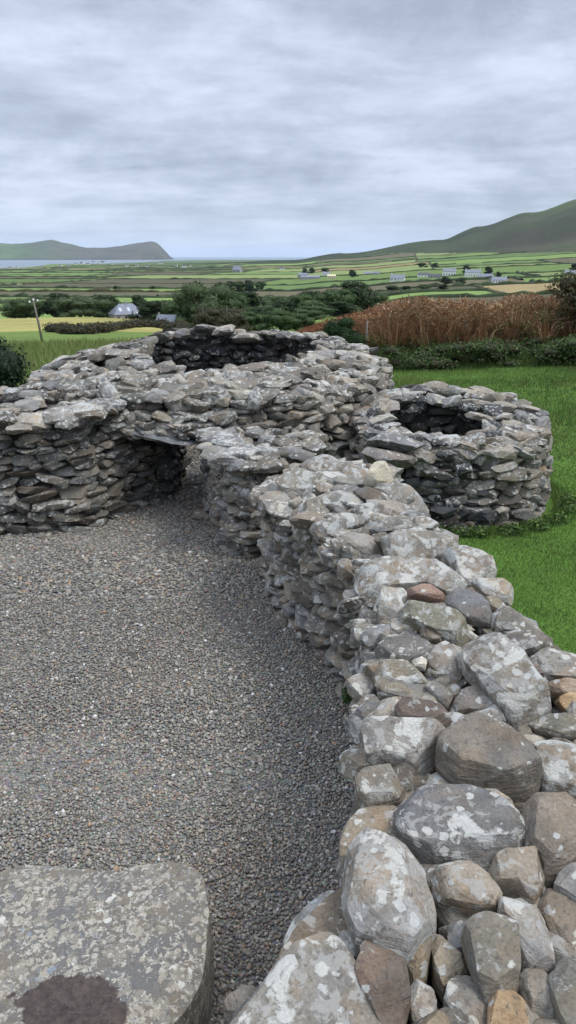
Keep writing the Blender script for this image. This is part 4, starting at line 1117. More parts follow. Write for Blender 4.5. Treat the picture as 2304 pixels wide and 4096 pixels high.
def hedgerow():
    # grassy bank below the bracken
    def line(u): # foot of the bank in plan, from x at y
        return 21.3
    n = 34000; x = R_.uniform(1.2, 13.5, n); k = R_.random(n); y = 21.2+k*2.2+.3*n2(x, x*0, .6, 4)
    z = terrain(x, y)+k*.9*np.clip((x-1.0)/1.5, 0, 1)*(1+.3*n2(x, y, .5, 6))
    # solid bank
    xs = np.linspace(.2, 15, 90); ks = np.linspace(0, 1, 14)
    X, K = np.meshgrid(xs, ks); Y = 21.2+K*2.2+.3*n2(X.ravel(), X.ravel()*0, .6, 4).reshape(X.shape); Y2 = Y+0
    Z = terrain(X.ravel(), Y.ravel()).reshape(X.shape)+np.sin(np.clip(K, 0, 1)*PI/2)*.42*np.clip((X-1.0)/1.5, 0, 1)-.03
    Y2[-1] += 3.0; Z[-1] -= 1.2
    V = np.stack([X, Y2, Z], -1).reshape(-1, 3); idx = np.arange(V.shape[0]).reshape(14, 90)
    F = np.stack([idx[:-1,:-1], idx[:-1,1:], idx[1:,1:], idx[1:,:-1]], -1).reshape(-1, 4)
    col = np.tile([.05,.07,.022,1], (len(V), 1))
    root = tag(mesh_obj('bank', V, F, M_HEDGE, None, None, {'tint': col}), kind='structure')
    z = terrain(x, y)+np.sin(k*PI/2)*.42*np.clip((x-1.0)/1.5, 0, 1)-.04
    cols = np.array([(.090,.175,.034),(.065,.125,.028),(.11,.17,.042),(.13,.14,.05)])
    V, F, T = blades(np.stack([x, y, z], 1), R_.uniform(.12, .50, n)*np.clip(.4+k, .4, 1.2)*np.clip(1+.7*n2(x, y, .7, 91), .3, 1.6), .008, cols, .7, seg=2)
    dkk = np.repeat(np.clip(1+.55*n2(x, y, .9, 22), .35, 1.5), 5)[:, None]; T[:, :3] *= dkk
    tag(mesh_obj('long_grass', V, F, M_BLADE, None, None, {'tint': T}, smooth=False), 'long green and straw coloured grass on the bank below the bracken', 'grass', kind='stuff')
    # low dark shrubs on the bank front
    bl = []
    for i in range(260):
        xx = 2.6+10.4*R_.random()**.8; s = R_.uniform(.12, .42); bl.append((xx, R_.uniform(21.1, 22.5), R_.uniform(.03, .62)*(.6+.1*xx*.6), s*1.4, s*.8, s*.7))
    V, F, T = cat([leaves(bl, 42000, .034, [(.050,.085,.026),(.070,.120,.034),(.075,.060,.032),(.09,.15,.040),(.060,.095,.030)], shell=.3)]+core_blobs(bl, .45, (.04,.04,.02)))
    tag(mesh_obj('undergrowth', V, F, M_LEAF, None, None, {'tint': T}, smooth=False), 'dark low bramble undergrowth along the foot of the bank at the edge of the lawn', 'undergrowth', kind='stuff')
    # bracken: reddish brown dead stems and fronds
    n = 20000; x = R_.uniform(-.2, 13.8, n); y = 23.0+R_.uniform(0, 2.4, n)+.3*np.sin(x)
    hgt = np.interp(x, [-1.2, .2, 2, 4, 6, 8, 10, 11, 13.8], [.75, .95, 1.30, 1.55, 1.75, 1.6, 1.5, 1.5, 1.5])
    hgt = hgt*(1+.22*n2(x, y, .8, 25)+.10*n2(x, y, 3., 26)); bz = terrain(x, y)+.2
    cols = np.array([(.27,.135,.062),(.31,.18,.09),(.23,.10,.05),(.35,.25,.14),(.17,.09,.045),(.40,.31,.20),(.27,.155,.07)])
    nc = 520; cx = R_.uniform(-.1, 13.8, nc); cy = 22.7+R_.uniform(0, 2.6, nc); ck = R_.integers(nc, size=n)
    x = cx[ck]+R_.normal(0, .10, n); y = cy[ck]+R_.normal(0, .10, n)
    hgt = np.interp(x, [-1.2, .2, 2, 4, 6, 8, 10, 11, 13.8], [.85, 1.1, 1.55, 1.9, 2.25, 2.1, 1.9, 1.9, 1.9])*(1+.34*n2(x, y*.3, .9, 25)+.12*n2(x, y, 2.6, 28))
    hgt = hgt*(R_.uniform(.55, 1.15, nc)[ck]); bz = terrain(x, y)+.1; top = hgt*R_.uniform(.55, 1.0, n)
    P = np.stack([x, y, bz], 1)
    V1, F1, T1 = blades(P, top*.95, R_.uniform(.005, .014, n), cols, 1.15, seg=2)
    ctone = R_.uniform(.65, 1.3, nc)[ck]; T1[:, :3] *= np.repeat(ctone, 5)[:, None]
    red = np.repeat(np.clip(1-(x-.2)/3.2, 0, 1), 5)[:, None]*.7
    T1[:, :3] = T1[:, :3]*(1-red)+np.array([.20,.058,.030])*red*(.6+.8*np.repeat(R_.random(n), 5)[:, None])
    # frond leaflets
    m = 95000; xi = R_.uniform(-.2, 13.8, m); yi = 22.95+R_.uniform(0, 2.2, m)+.3*np.sin(xi)
    hi = np.interp(xi, [-1.2, .2, 2, 4, 6, 8, 10, 11, 13.8], [.7, .98, 1.4, 1.7, 2.0, 1.9, 1.6, 1.6, 1.6])*(1+.34*n2(xi, yi*.3, .9, 25)+.12*n2(xi, yi, 2.6, 28))
    kk = R_.random(m)**.8
    P2 = np.stack([xi, yi, terrain(xi, yi)+.2+kk*hi*.9], 1)
    d = R_.normal(0, 1, (m, 3)); d[:, 2] = np.abs(d[:, 2])*.9+.1; d /= np.linalg.norm(d, axis=1)[:, None]
    t = np.cross(d, R_.normal(0, 1, (m, 3))); t /= np.linalg.norm(t, axis=1)[:, None]
    s = R_.uniform(.04, .13, m)[:, None]
    V2 = np.stack([P2-t*.009, P2+d*s*.5-t*.017, P2+d*s, P2+d*s*.5+t*.017], 1).reshape(-1, 3); F2 = np.arange(4*m).reshape(m, 4)
    c2 = cols[R_.integers(len(cols), size=m)]*R_.uniform(.7, 1.25, m)[:, None]
    patch = n2(xi, yi, .55, 29); gk = np.clip(patch*3-.1, 0, 1)[:, None]*.75*(kk < .85)[:, None]
    c2 = c2*(1-gk)+np.array([.085,.12,.04])*gk
    rd = np.clip(1-(xi-.2)/3.2, 0, 1)[:, None]*.7; c2 = c2*(1-rd)+np.array([.21,.062,.032])*rd
    c2 = c2*np.clip(1+.5*n2(xi, yi, 1.6, 61), .5, 1.6)[:, None]; T2 = np.concatenate([np.repeat(c2, 4, 0), np.ones((4*m, 1))], 1)
    n1 = len(V1)
    sb = []
    for i in range(46):
        xx = R_.uniform(1.6, 10.5); sb.append((xx, R_.uniform(22.5, 23.6), R_.uniform(.3, .5+.12*xx), R_.uniform(.2, .5), .35, R_.uniform(.15, .4)))
    V3, F3b, T3 = leaves(sb, 16000, .032, [(.07,.085,.03),(.10,.10,.035),(.15,.085,.04),(.055,.07,.026),(.19,.10,.05)], shell=.3)
    # dark heart so the far fields do not shine through at the bottom
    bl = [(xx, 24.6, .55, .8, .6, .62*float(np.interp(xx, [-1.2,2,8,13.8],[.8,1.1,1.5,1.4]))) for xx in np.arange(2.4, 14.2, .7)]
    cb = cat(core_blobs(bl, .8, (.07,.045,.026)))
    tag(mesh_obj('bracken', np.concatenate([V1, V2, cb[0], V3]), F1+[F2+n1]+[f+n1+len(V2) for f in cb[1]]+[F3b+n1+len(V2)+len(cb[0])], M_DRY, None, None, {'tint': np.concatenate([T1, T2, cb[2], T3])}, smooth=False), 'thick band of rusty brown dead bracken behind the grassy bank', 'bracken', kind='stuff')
hedgerow()

def bush(name, blobs, n, size, cols, label, cat_='bush', core=.72, corec=(.018,.026,.012), aspect=.55, stem=None):
    B = np.array(blobs); c = np.array([B[:,0].mean(), B[:,1].mean(), 0]); c[2] = float(terrain(c[0], c[1]))
    root = empty(name, c)
    V, F, T = cat([leaves(blobs, n, size, cols, aspect=aspect)]+core_blobs(blobs, core, corec))
    mesh_obj('foliage', V-c, F, M_LEAF, root, None, {'tint': T}, smooth=False)
    TV=[];T4=[];T3=[];k=0
    for b in B:
        e = b[:3]-c; v,f4,f3 = tube([(e[0]*.2, e[1]*.2, -.2), (e[0]*.6, e[1]*.6, max(e[2]*.5, .1)), e], [.045,.03,.012], 6)
        TV.append(v);T4.append(f4+k);T3.append(f3+k);k+=len(v)
    mesh_obj('stems', np.concatenate(TV), [np.concatenate(T4), np.concatenate(T3)], M_BARK, root)
    tag(root, label, cat_); return root
# dark bush at left beyond the courtyard wall
bl = [(-5.1,12.6,.75,.75,.7,.75),(-4.75,12.4,1.25,.45,.5,.42),(-5.5,12.5,1.35,.5,.5,.5),(-4.5,12.5,.6,.38,.5,.45),(-6.1,12.8,1.0,.8,.8,.9),(-5.0,12.5,1.55,.3,.35,.25),(-6.6,13,1.4,.7,.7,.6)]
bush('evergreen_bush', bl, 17000, .030, [(.014,.030,.014),(.020,.042,.018),(.028,.055,.022)], 'dense dark evergreen bush at the left edge behind the courtyard wall')
# gorse in front of the bracken
bl = [(1.05,22.4,.6,.34,.35,.32),(1.35,22.5,.95,.32,.3,.28),(1.6,22.4,.75,.42,.35,.35),(1.95,22.4,.62,.36,.35,.34),(1.5,22.4,.4,.6,.4,.35),(1.75,22.5,1.12,.22,.25,.18)]
bush('gorse_bush', bl, 9000, .032, [(.018,.042,.014),(.026,.058,.018),(.034,.070,.022)], 'dark green gorse bush in front of the reddish bracken beside the big hut')
# tall brownish hawthorn at right
bl = []
rr_ = random.Random(4)
for i in range(30):
    t = rr_.random(); bl.append((7.95+t*4.2+rr_.uniform(-.3,.5), 23.6+rr_.uniform(-.7,.9), rr_.uniform(.4, 1.6+.95*math.sin(min(1,t*3.2)*1.5)), rr_.uniform(.4,.7), .5, rr_.uniform(.25,.5)))
bush('hawthorn_bush', bl, 22000, .042, [(.075,.065,.030),(.095,.060,.030),(.055,.062,.026),(.12,.08,.035),(.045,.055,.022)], 'tall brownish hawthorn bush at the right edge above the bracken', core=.5, corec=(.035,.032,.018))
# fence post in the bracken
v,f4,f3 = tube([(2.55*1, 22.3, -.1), (2.52, 22.3, .7), (2.53, 22.3, 1.2)], [.03,.028,.026], 8)
d = ray(367, 330); px_ = d[0]/d[1]*22.3; v[:,0] += px_-2.53
tag(mesh_obj('fence_post', v, [f4, f3], M_WOOD, None), 'grey wooden fence post standing in front of the brown bracken', 'fence post')

# leaning pole on the left
p0 = hit(43, 343, 40)
def pole():
    D = math.hypot(p0[0], p0[1]); dt = ray(33.5, 301); dt = dt/dt[1]; top = np.array([0,0,CAMZ])+dt*(p0[1]+.2)
    root = empty('telegraph_pole', p0)
    v,f4,f3 = tube([p0*0+np.array([0,0,-.4]), (top-p0)*.5, top-p0], [.13,.115,.09], 9)
    mesh_obj('pole', v, [f4,f3], M_WOOD, root)
    t = top-p0
    v,f4,f3 = tube([t+np.array([-.45,0,-.25]), t+np.array([0,0,-.15]), t+np.array([.45,0,-.1])], [.05,.05,.05], 6)
    mesh_obj('crossarm', v, [f4,f3], M_WOOD, root)
    for dx, dz in ((-.42,-.1),(0,.12),(.42,.04)):
        v,f4,f3 = tube([t+np.array([dx,0,dz-.12]), t+np.array([dx,0,dz]), t+np.array([dx,0,dz+.12])], [.05,.10,.05], 8)
        mesh_obj('insulator', v, [f4,f3], M_WHITE, root)
    tag(root, 'leaning grey telegraph pole in the rough field on the left', 'pole')
pole()

# ------------------------------------------------------------------ hedgerow network far off
def hedges():
    parts = []
    rng = np.random.default_rng(8)
    def strip(P, w, h, col, jit=1.0):
        # P (n,2) polyline in world
        P = np.array(P); n = len(P); z = terrain(P[:,0], P[:,1])
        d = np.gradient(P, axis=0); d /= np.maximum(np.hypot(d[:,0], d[:,1]), 1e-6)[:, None]; nn = np.stack([-d[:,1], d[:,0]], 1)
        H = h*np.clip(1+.25*rng.normal(0, 1, n)*jit+.9*(rng.random(n) < .05), .35, 2.2); W = w*rng.uniform(.7, 1.4, n)
        ring = []
        for ox, oz in ((-1, -1.0), (-.95, .55), (-.35, 1.0), (.4, .95), (1, .5), (1, -1.0)):
            q = P+nn*(ox*W*.5)[:, None]; zz = z+np.where(oz > 0, H*oz*rng.uniform(.85, 1.1, n), -1.0); ring.append(np.stack([q[:,0], q[:,1], zz], 1))
        V = np.stack(ring, 1).reshape(-1, 3); i = np.arange(n-1)[:, None]*6+np.arange(5)[None]
        F = np.stack([i, i+1, i+7, i+6], -1).reshape(-1, 4)
        c = np.array(col)*rng.uniform(.7, 1.3, (n, 1)); T = np.concatenate([np.repeat(c, 6, 0), np.ones((n*6, 1))], 1)
        parts.append((V, F, T))
    for (x0, y0, x1, y1) in edges:
        L = math.hypot(x1-x0, y1-y0); step = max(5, y0/130); n = max(3, int(L/step))
        t = np.linspace(0, 1, n); p = x0+(x1-x0)*t; q = y0+(y1-y0)*t
        wob = n2(p, q, 1/120., 50)*L*.01+n2(p, q, 1/25., 51)*1.5
        X, Y = from_f(p+wob*(y1 != y0), q+wob*(x1 != x0)); z = terrain(X, Y); r = np.hypot(X, Y)
        ok = (z > -38.5) & (np.abs(X) < .62*Y+60) & ~((z > 14) & (r > 1700)) & (r < 5200) & (r > 238)
        gap = n2(p, q, 1/70., 53) > -.55
        ok &= gap; k = 0
        hh = rng.uniform(.9, 2.1)
        while k < n:
            if ok[k]:
                e = k
                while e < n and ok[e]: e += 1
                if e-k >= 3: strip(np.stack([X[k:e], Y[k:e]], 1), 2.2+r[k]/1200, hh, (.042,.058,.028) if rng.random() < .8 else (.065,.062,.030))
                k = e
            else: k += 1
    V, F, T = cat(parts)
    tag(mesh_obj('hedges', V, F, M_HEDGE, None, None, {'tint': T}, smooth=False), 'network of dark hedgerows dividing the distant green fields', 'hedges', kind='stuff')
    # the nearer dark scrub line below the yellow field
    bl = []
    rr = random.Random(9)
    for i in range(90):
        t = i/89; u = 56+t*130; p = hit(u, 331+3*math.sin(t*7)-t*2, 60); s = rr.uniform(.6, 1.15)
        bl.append((p[0], p[1]+rr.uniform(-2, 2), p[2]+s*.5, s*1.5, s, s*rr.uniform(.6, 1.0)))
    V, F, T = cat([leaves(bl, 16000, .17, [(.032,.045,.020),(.045,.055,.024),(.065,.050,.028),(.085,.055,.032)])]+core_blobs(bl, .7, (.03,.033,.018)))
    tag(mesh_obj('hedgerow', V, F, M_LEAF, None, None, {'tint': T}, smooth=False), 'dark brown and green scrub hedgerow below the yellow field', 'hedge')
    # rough grass tussocks on the left slope
    n = 15000; r = R_.uniform(15, 75, n)**1.0; a = np.radians(R_.uniform(-26, -2, n)); x = r*np.sin(a); y = r*np.cos(a)
    m = np.hypot(x+1.1, y-11) > 3; x = x[m]; y = y[m]; r = r[m]
    V, F, T = blades(np.stack([x, y, terrain(x, y)-.02], 1), R_.uniform(.12, .4, len(x))*(1+r/60), .012+r*.0006, [(.14,.20,.05),(.17,.21,.065),(.11,.16,.04),(.20,.19,.08)], .6)
    tag(mesh_obj('rough_grass', V, F, M_BLADE, None, None, {'tint': T}, smooth=False), 'rough yellowish green grass on the slope at the left beyond the huts', 'grass', kind='stuff')
hedges()

# ------------------------------------------------------------------ trees
trees = [  # kind,u,vbase,w,h,dist,label
 (0,23,320,24,20,235,'mid green bushy tree at the far left of the row beyond the yellow field'),
 (0,36,319,22,18,245,'rounded green tree second from the left in the row beyond the yellow field'),
 (1,58,318,24,23,238,'tall near black tree standing just left of the pale grey green tree'),
 (2,81,320,34,20,225,'broad pale grey green tree in front of the row left of the slate house'),
 (1,97,314,22,17,262,'dark narrow tree right behind the pale grey green tree'),
 (1,110,315,20,18,268,'dark tree left of the slate roofed house'),
 (1,142,310,18,13,285,'small dark tree above the right end of the slate roof'),
 (1,150,322,26,19,215,'dark leafy tree between the two houses, tucked under the far trees'),
 (3,163,318,18,14,222,'brownish tree just left of the smaller gabled house'),
 (0,188,330,34,36,160,'large mid green tree right of the gabled house'),
 (0,222,328,40,40,165,'tall spreading green tree at the left end of the central wood'),
 (3,206,334,36,24,165,'low brownish green tree in front of the central wood'),
 (3,236,335,34,24,160,'russet tinged tree low in the middle of the central wood'),
 (1,250,328,32,36,200,'dark tree in the hollow of the central wood'),
 (0,270,326,36,30,210,'green tree behind the dark hollow of the central wood'),
 (1,276,336,32,34,175,'deep green tree right of the dark hollow of the central wood'),
 (0,298,330,38,36,190,'bushy green tree above the red bracken left of the dark crown'),
 (1,316,322,30,30,205,'dark upright tree in the right half of the central wood'),
 (0,335,322,32,34,200,'rounded green tree near the right end of the central wood'),
 (1,358,318,34,36,215,'tallest dark green tree at the right end of the central wood'),
 (1,226,330,30,28,178,'very dark low tree at the foot of the central wood'),
 (0,262,333,30,26,165,'leafy green tree at the front of the central wood'),
 (0,312,334,30,26,168,'broad low green tree in front of the dark upright tree'),
 (1,345,328,26,24,182,'dark low tree below the rounded green tree'),
 (0,183,322,22,22,240,'green tree behind the gap between gabled house and wood'),
 (0,298,331,24,17,85,'low green tree just left of the dark gorse bush'),
 (3,203,331,20,22,104,'low russet green scrub tree right behind the rim of the big hut on the left'),
 (1,210,332,28,24,108,'low dark scrub tree close behind the big hut'),
 (3,228,332,28,22,100,'brownish scrub tree close behind the big hut'),
 (0,246,332,26,20,106,'low leafy green scrub tree close behind the big hut'),
 (1,263,332,24,22,110,'dark scrub tree close behind the right rim of the big hut'),
 (0,280,331,26,20,100,'green scrub tree next to where the red bracken begins'),
 (2,203,328,44,44,150,'broadest bright green rounded tree at the left end of the wood'),
 (2,374,318,18,24,225,'small paler tree on the far right of the central wood'),
]
for k, u, vb, w_, h_, D, lab in trees:
    tree('tree', k, u, vb, w_, h_+6, lab, 'trees around the houses below the huts', dist=D)
far = [ # grove
 (1,218,291.5,14,9,'left end tree of the distant oval grove'),(1,228,291.5,16,10,'second tree from the left in the distant oval grove'),(0,239,291.5,16,11,'middle tree of the distant oval grove'),
 (1,250,291.5,16,11,'second tree from the right in the distant oval grove'),(0,261,291,14,10,'right end tree of the distant oval grove'),
 (1,353,277,12,7,'round dark tree beside the small white house at centre right'),
 (1,305,273.5,8,5,'small dark tree behind the grey sheds on its left side'),(1,312,273.5,8,5.5,'small dark tree behind the grey sheds on its right side'),(0,325,272,10,4.5,'low tree behind the cream house'),
 (1,467,274,11,8,'dark round tree left of the large white farmhouse'),(1,489,275,11,8,'dark round tree above the right wing of the white farmhouse'),(1,499,277,8,5,'small dark tree right of the white farmhouse'),
 (0,422,267.5,12,5,'left tree of the clump on the slope above the white houses'),(1,434,267.5,10,4.5,'right tree of the clump on the slope above the white houses'),
 (1,447,284,16,7,'left dark tree below the white houses'),(1,460,284,14,6,'right dark tree below the white houses'),
 (0,392,291,16,6,'bushy tree at the left end of the line below the grey roofed house'),(1,406,292,14,6,'dark bushy tree in the middle of the line below the grey roofed house'),(0,424,291,18,7,'bushy tree at the right end of the line below the grey roofed house'),(1,442,290,14,6,'last dark bush of the line under the white houses'),
 (1,574,270,10,6,'dark tree beside the white house at the right edge'),
 (1,115,289,7,3,'small dark tree in the mid distance fields on the left'),(1,152,289,8,3,'small dark tree in the fields beyond the brown rough ground'),
]
for k, u, vb, w_, h_, lab in far:
    tree('tree', k, u, vb, w_*1.1, h_*1.1, lab, 'scattered trees among the distant farmhouses', rmin=240)

# ------------------------------------------------------------------ houses
def box(bmh, x0, x1, y0, y1, z0, z1):
    vs = [bmh.verts.new(p) for p in ((x0,y0,z0),(x1,y0,z0),(x1,y1,z0),(x0,y1,z0),(x0,y0,z1),(x1,y0,z1),(x1,y1,z1),(x0,y1,z1))]
    for f in ((0,3,2,1),(4,5,6,7),(0,1,5,4),(1,2,6,5),(2,3,7,6),(3,0,4,7)): bmh.faces.new([vs[i] for i in f])
def bmo(name, bm, mat, parent):
    me = bpy.data.meshes.new(name); bmesh.ops.recalc_face_normals(bm, faces=bm.faces[:]); bm.to_mesh(me); bm.free(); me.materials.append(mat)
    o = bpy.data.objects.new(name, me); COL.objects.link(o); o.parent = parent; return o
def house(u, vb, wpx, ang, label, wall=None, roof=None, w=12., d=7., h=3.2, rh=2.6, chim=2, wins=4, hip=False, door=True, rmin=200, group='farmhouses in the distant fields', name='house', wing=None, skylights=0, scale=None, dist=None, cat_='house'):
    p = hit(u, vb, rmin)
    if dist:
        dd = ray(u, vb); dd = dd/np.hypot(dd[0], dd[1]); p = np.array([dd[0]*dist, dd[1]*dist, 0]); p[2] = float(terrain(p[0], p[1]))
    slant = math.hypot(p[0], p[1]); s = scale or (wpx/FPX*slant/w)
    p[2] -= .3
    root = empty(name, p, ang-math.atan2(p[0], p[1])); root.scale = (s, s, s)
    wall = wall or M_WHITE; roof = roof or M_SLATE2
    def block(x0, x1, y0, y1, h, rh, hp=False, sky=0):
        bm = bmesh.new(); box(bm, x0, x1, y0, y1, -3, h)
        ym = (y0+y1)/2
        if not hp:   # gables
            for x in (x0, x1):
                e = .25 if x == x0 else -.25
                a = [bm.verts.new(q) for q in ((x, y0, h), (x, y1, h), (x, ym, h+rh))]; b2 = [bm.verts.new(q) for q in ((x+e, y0, h), (x+e, y1, h), (x+e, ym, h+rh))]
                bm.faces.new(a); bm.faces.new(b2[::-1])
                bm.faces.new((a[0], a[2], b2[2], b2[0])); bm.faces.new((a[1], b2[1], b2[2], a[2]))
        bmo('wall', bm, wall, root)
        bm = bmesh.new(); o_ = .35; t_ = .18
        ix = (x1-x0)*.28 if hp else 0
        def P4(dz, ox):
            return [(x0-ox, y0-o_, h-.15+dz), (x1+ox, y0-o_, h-.15+dz), (x1+ox-ix, ym, h+rh+dz+.05), (x0-ox+ix, ym, h+rh+dz+.05), (x0-ox, y1+o_, h-.15+dz), (x1+ox, y1+o_, h-.15+dz)]
        up = [bm.verts.new(q) for q in P4(t_, .2)]; lo = [bm.verts.new(q) for q in P4(0, .2)]
        for L_, flip in ((up, 0), (lo, 1)):
            fs = [(0,1,2,3),(3,2,5,4)]+([(0,3,4),(1,5,2)] if hp else [])
            for f in fs: bm.faces.new([L_[i] for i in (f[::-1] if flip else f)])
        ed = [(0,1),(5,4)]+([(1,5),(4,0)] if hp else [(1,2),(2,5),(4,3),(3,0)])
        for a, b2 in ed: bm.faces.new((lo[a], lo[b2], up[b2], up[a]))
        ro = bmo('roof', bm, roof, root)
        for k in range(sky):
            bm = bmesh.new(); xx = x0+(x1-x0)*(.2+.28*k); f0, f1 = .3, .62
            A_ = [(xx, y0-o_+(ym-y0+o_)*f0, h-.15+t_+(rh+.2)*f0+.06), (xx+1.3, y0-o_+(ym-y0+o_)*f0, h-.15+t_+(rh+.2)*f0+.06), (xx+1.3, y0-o_+(ym-y0+o_)*f1, h-.15+t_+(rh+.2)*f1+.06), (xx, y0-o_+(ym-y0+o_)*f1, h-.15+t_+(rh+.2)*f1+.06)]
            a = [bm.verts.new(q) for q in A_]; b2 = [bm.verts.new((q[0], q[1], q[2]-.1)) for q in A_]
            bm.faces.new(a); bm.faces.new(b2[::-1])
            for i in range(4): bm.faces.new((b2[i], b2[(i+1) % 4], a[(i+1) % 4], a[i]))
            bmo('skylight', bm, M_SKYL, ro)
        return ro
    ro = block(-w/2, w/2, -d/2, d/2, h, rh, hip, skylights)
    for k in range(chim):
        bm = bmesh.new(); cx = (-w/2+.7) if k == 0 else (w/2-.7)
        if hip: cx = 0
        box(bm, cx-.45, cx+.45, -.4, .4, h+rh*.55, h+rh+1.1); box(bm, cx-.53, cx+.53, -.48, .48, h+rh+1.1, h+rh+1.3); bmo('chimney', bm, wall, ro)
    for k in range(wins):
        x = -w/2+w*(k+.5)/wins
        if door and k == wins//2: 
            bm = bmesh.new(); box(bm, x-.5, x+.5, -d/2-.05, -d/2+.1, -.2, 2.1); bmo('door', bm, M_WIN, root); continue
        bm = bmesh.new(); box(bm, x-.55, x+.55, -d/2-.04, -d/2+.1, 1.0, 2.2); bmo('window', bm, M_WIN, root)
    if wing:
        x0, x1, y0, y1, hh, rr2 = wing[:6]; block(x0, x1, y0, y1, hh, rr2, False, wing[6] if len(wing) > 6 else 0)
    tag(root, label, cat_, group); return root
HG = 'houses below the huts'
house(127, 324, 29, .35, 'large house with hipped slate blue roof and skylights among the dark trees', M_GREYW, M_SLATE, 15, 9, 3.0, 4.6, chim=1, wins=4, hip=True, wing=(1.0, 8.2, -8.5, -4.8, 2.4, 2.6, 2), skylights=2, dist=225, group=HG)
house(168, 326, 21, -.55, 'smaller grey house with a steep gabled slate roof right of the slate roofed house', M_GREYW, M_SLATE, 13, 7, 3.2, 4.2, chim=1, wins=4, wing=(-9.5,-6.4,-3,0.4,2.2,1.4), dist=150, group=HG)
H = [
 (310,279.5,18,.1,'long grey shed with a pale roof at the left of the village cluster',dict(wall=M_GREYW,roof=M_SLATE,w=22,d=9,h=3,rh=1.6,chim=0,wins=0,cat_='shed',name='shed')),
 (303,277.5,9,-.3,'small grey shed behind the long grey shed',dict(wall=M_GREYW,roof=M_SLATE,w=10,d=7,h=3,rh=1.6,chim=0,wins=1,cat_='shed',name='shed')),
 (326,275.5,7,.2,'small white house behind the cream house',dict(roof=M_SLATE)),
 (331.5,279,8,0,'cream yellow house with a plain front in the village cluster',dict(wall=M_CREAM,roof=M_CREAM,w=11,d=8,h=4.5,rh=1.2,chim=0)),
 (367,274.8,6,.3,'small white bungalow beside the round dark tree',dict(roof=M_SLATE)),
 (375.5,274.6,7,-.2,'low grey barn right of the white bungalow',dict(wall=M_GREYW,roof=M_SLATE,w=14,chim=0,wins=0,cat_='barn',name='barn')),
 (397.5,281,13,-.15,'white house with a pale slate roof alone in the green field',dict(roof=M_SLATE,w=13,wing=(2,7,-7,-3,2.6,2))),
 (423.5,277,11,.1,'white house with a dark roof at the left end of the row',dict(w=16)),
 (434.5,278,12,-.05,'low dark roofed barn between two white houses',dict(wall=M_GREYW,w=18,chim=0,wins=2,cat_='barn',name='barn')),
 (449,275.5,12,.05,'bright white two storey house in the middle of the row',dict(w=14,h=4.6,roof=M_SLATE,wins=5)),
 (472.5,276.5,14,.1,'large white farmhouse with a slate blue roof',dict(w=17,h=4.6,rh=3,roof=M_SLATE,wins=6)),
 (485,279,13,.0,'long white house right of the large farmhouse',dict(w=17,h=3.6,roof=M_SLATE,wins=6)),
 (499,282.5,13,.15,'lowest white house at the right end of the farm group',dict(w=15,roof=M_SLATE,wins=5)),
 (493,282,6,-.6,'small dark roofed outhouse beside the lowest white house',dict(wall=M_GREYW,w=8,chim=0,wins=1,cat_='shed',name='shed')),
 (571,275.5,11,.1,'white house at the right edge above the hawthorn',dict(w=14,roof=M_SLATE)),
 (237.5,272.5,8,-.5,'grey stone building with steep gables alone in the left fields',dict(wall=M_GREYW,roof=M_SLATE,w=10,d=7,h=3,rh=4.5,chim=1,wins=2)),
 (282,269.5,5,0,'tiny white cottage on the low ridge left of centre',dict(w=12)),
]
for u, vb, wp, an, lab, kw in H: house(u, vb, wp, an, lab, **kw)
cot = random.Random(31)
cp = [(76,264.2),(82,263.8),(88,264.6),(93,262.6),(99,263.9),(103,263.2),(61,266.0),(69,266.4),(42,267.6),(10,268.4),(17,268.0),(112,264.4),(127,266.6),(137,265.8),(147,267.2),(161,264.2),(176,266.4),(184,267.6),(191,266.2)]
side = ['leftmost','second from left','third from left']
proto = None
for i, (u, v) in enumerate(sorted(cp)):
    lab = f'tiny white cottage far off near the bay'
    if proto is None:
        proto = house(u, v, 3.2, .1, lab, w=13, group='white cottages along the far shore', name='cottage', cat_='cottage', wins=3)
    else:
        p = hit(u, v, 400); r = proto.copy(); COL.objects.link(r); r.location = p; s = 3.0*cot.uniform(.8, 1.4)/FPX*math.hypot(p[0], p[1])/13; r.scale = (s, s, s); r.rotation_euler = (0, 0, cot.uniform(-.6, .6))
        for ch in list(proto.children):
            c = ch.copy(); COL.objects.link(c); c.parent = r
            for g_ in ch.children: dd = g_.copy(); COL.objects.link(dd); dd.parent = c

# ------------------------------------------------------------------ world, sun, haze
w = bpy.data.worlds.new('World'); sc.world = w; w.use_nodes = True
nt = w.node_tree; nt.nodes.clear(); N = NB(nt)
out = N.n('ShaderNodeOutputWorld'); bg = N.n('ShaderNodeBackground'); N.l(bg.outputs[0], out.inputs[0]); bg.inputs[1].default_value = .1
SUN_EL, SUN_AZ = rad(58), rad(105)      # azimuth from +Y towards +X
sky = N.n('ShaderNodeTexSky', sky_type='NISHITA'); sky.sun_disc = False; sky.sun_elevation = SUN_EL; sky.sun_rotation = SUN_AZ
tc = N.n('ShaderNodeTexCoord').outputs['Generated']
sx = N.n('ShaderNodeSeparateXYZ'); N.l(tc, sx.inputs[0])
zc = N.math('ADD', N.math('MAXIMUM', sx.outputs[2], 0.0), .085)
cb = N.n('ShaderNodeCombineXYZ'); N.l(N.math('DIVIDE', sx.outputs[0], zc), cb.inputs[0]); N.l(N.math('MULTIPLY', N.math('DIVIDE', sx.outputs[1], zc), 1.0), cb.inputs[1])
mp = N.n('ShaderNodeMapping'); N.l(cb.outputs[0], mp.inputs[0]); mp.inputs['Rotation'].default_value = (0, 0, rad(14)); mp.inputs['Scale'].default_value = (.75, 1.0, 1); mp.inputs['Location'].default_value = (3.3, 1.7, .4)
na = N.noise(mp.outputs[0], 1.5, 7, .56, .35).outputs[0]
nb = N.noise(mp.outputs[0], .55, 3, .5).outputs[0]
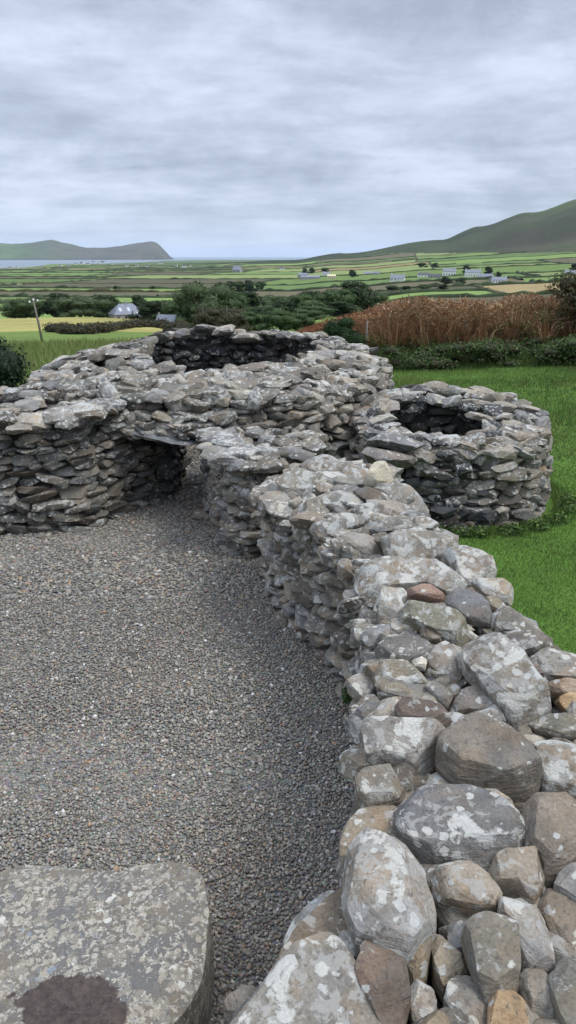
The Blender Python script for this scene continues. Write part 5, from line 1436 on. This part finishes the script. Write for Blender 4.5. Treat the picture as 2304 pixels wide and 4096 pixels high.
# puffs measured in plain direction so that low clouds keep their height
mp2 = N.n('ShaderNodeMapping'); N.l(tc, mp2.inputs[0]); mp2.inputs['Scale'].default_value = (1.3, 1.3, 3.2)
nc = N.noise(mp2.outputs[0], 4.6, 8, .62, .25).outputs[0]
s_ = N.math('ADD', N.math('MULTIPLY', na, .42), N.math('ADD', N.math('MULTIPLY', nb, .26), N.math('MULTIPLY', nc, .64)))
ramp = N.n('ShaderNodeValToRGB'); N.l(N.mr(s_, .53, .79, 0, 1), ramp.inputs[0])
els = ramp.color_ramp.elements
els[0].position = 0; els[0].color = (.335, .38, .475, 1); els[1].position = 1; els[1].color = (.61, .665, .80, 1)
e = els.new(.5); e.color = (.455, .51, .63, 1)
# CIE-like overcast: brighter overhead
br = N.mr(sx.outputs[2], 0, 1, 9.6, 23)
br = N.mr(sx.outputs[2], .28, 1, 7.7, 27)
col = N.mix(1.0, ramp.outputs[0], N.grey(br), 'MULTIPLY')
hzc = N.mr(sx.outputs[2], 0, .09, .55, 0, True)
col = N.mix(hzc, col, (3.8, 4.5, 5.7))
N.l(N.mix(.93, sky.outputs[0], col), bg.inputs[0])

sd = bpy.data.lights.new('sun', 'SUN'); sd.energy = 1.5; sd.angle = rad(22); sd.color = (1, .96, .9)
so = bpy.data.objects.new('sun', sd); COL.objects.link(so)
so.rotation_euler = Vector((-math.sin(SUN_AZ)*math.cos(SUN_EL), -math.cos(SUN_AZ)*math.cos(SUN_EL), -math.sin(SUN_EL))).to_track_quat('-Z', 'Y').to_euler()
so.location = (0, 0, 30)

bm = bmesh.new(); box(bm, -46500, 46500, -46500, 46500, -50, 420)
bmesh.ops.recalc_face_normals(bm, faces=bm.faces[:])
me = bpy.data.meshes.new('haze'); bm.to_mesh(me); bm.free()
hm = bpy.data.materials.new('haze_air'); hm.use_nodes = True; nt = hm.node_tree; nt.nodes.clear()
oo = nt.nodes.new('ShaderNodeOutputMaterial'); pv = nt.nodes.new('ShaderNodeVolumePrincipled'); nt.links.new(pv.outputs[0], oo.inputs['Volume'])
pv.inputs['Color'].default_value = (.72, .84, 1, 1); pv.inputs['Density'].default_value = 2.3e-5; pv.inputs['Anisotropy'].default_value = .1
me.materials.append(hm); ho = bpy.data.objects.new('haze', me); COL.objects.link(ho); tag(ho, kind='stuff')
tag(ho, 'thin blue grey haze over the bay and hills', 'haze')

sc.view_settings.view_transform = 'Standard'; sc.view_settings.look = 'None'; sc.view_settings.exposure = .70; sc.view_settings.gamma = 1
sc.cycles.max_bounces = 6; sc.cycles.diffuse_bounces = 3; sc.cycles.volume_bounces = 1; sc.cycles.use_denoising = True
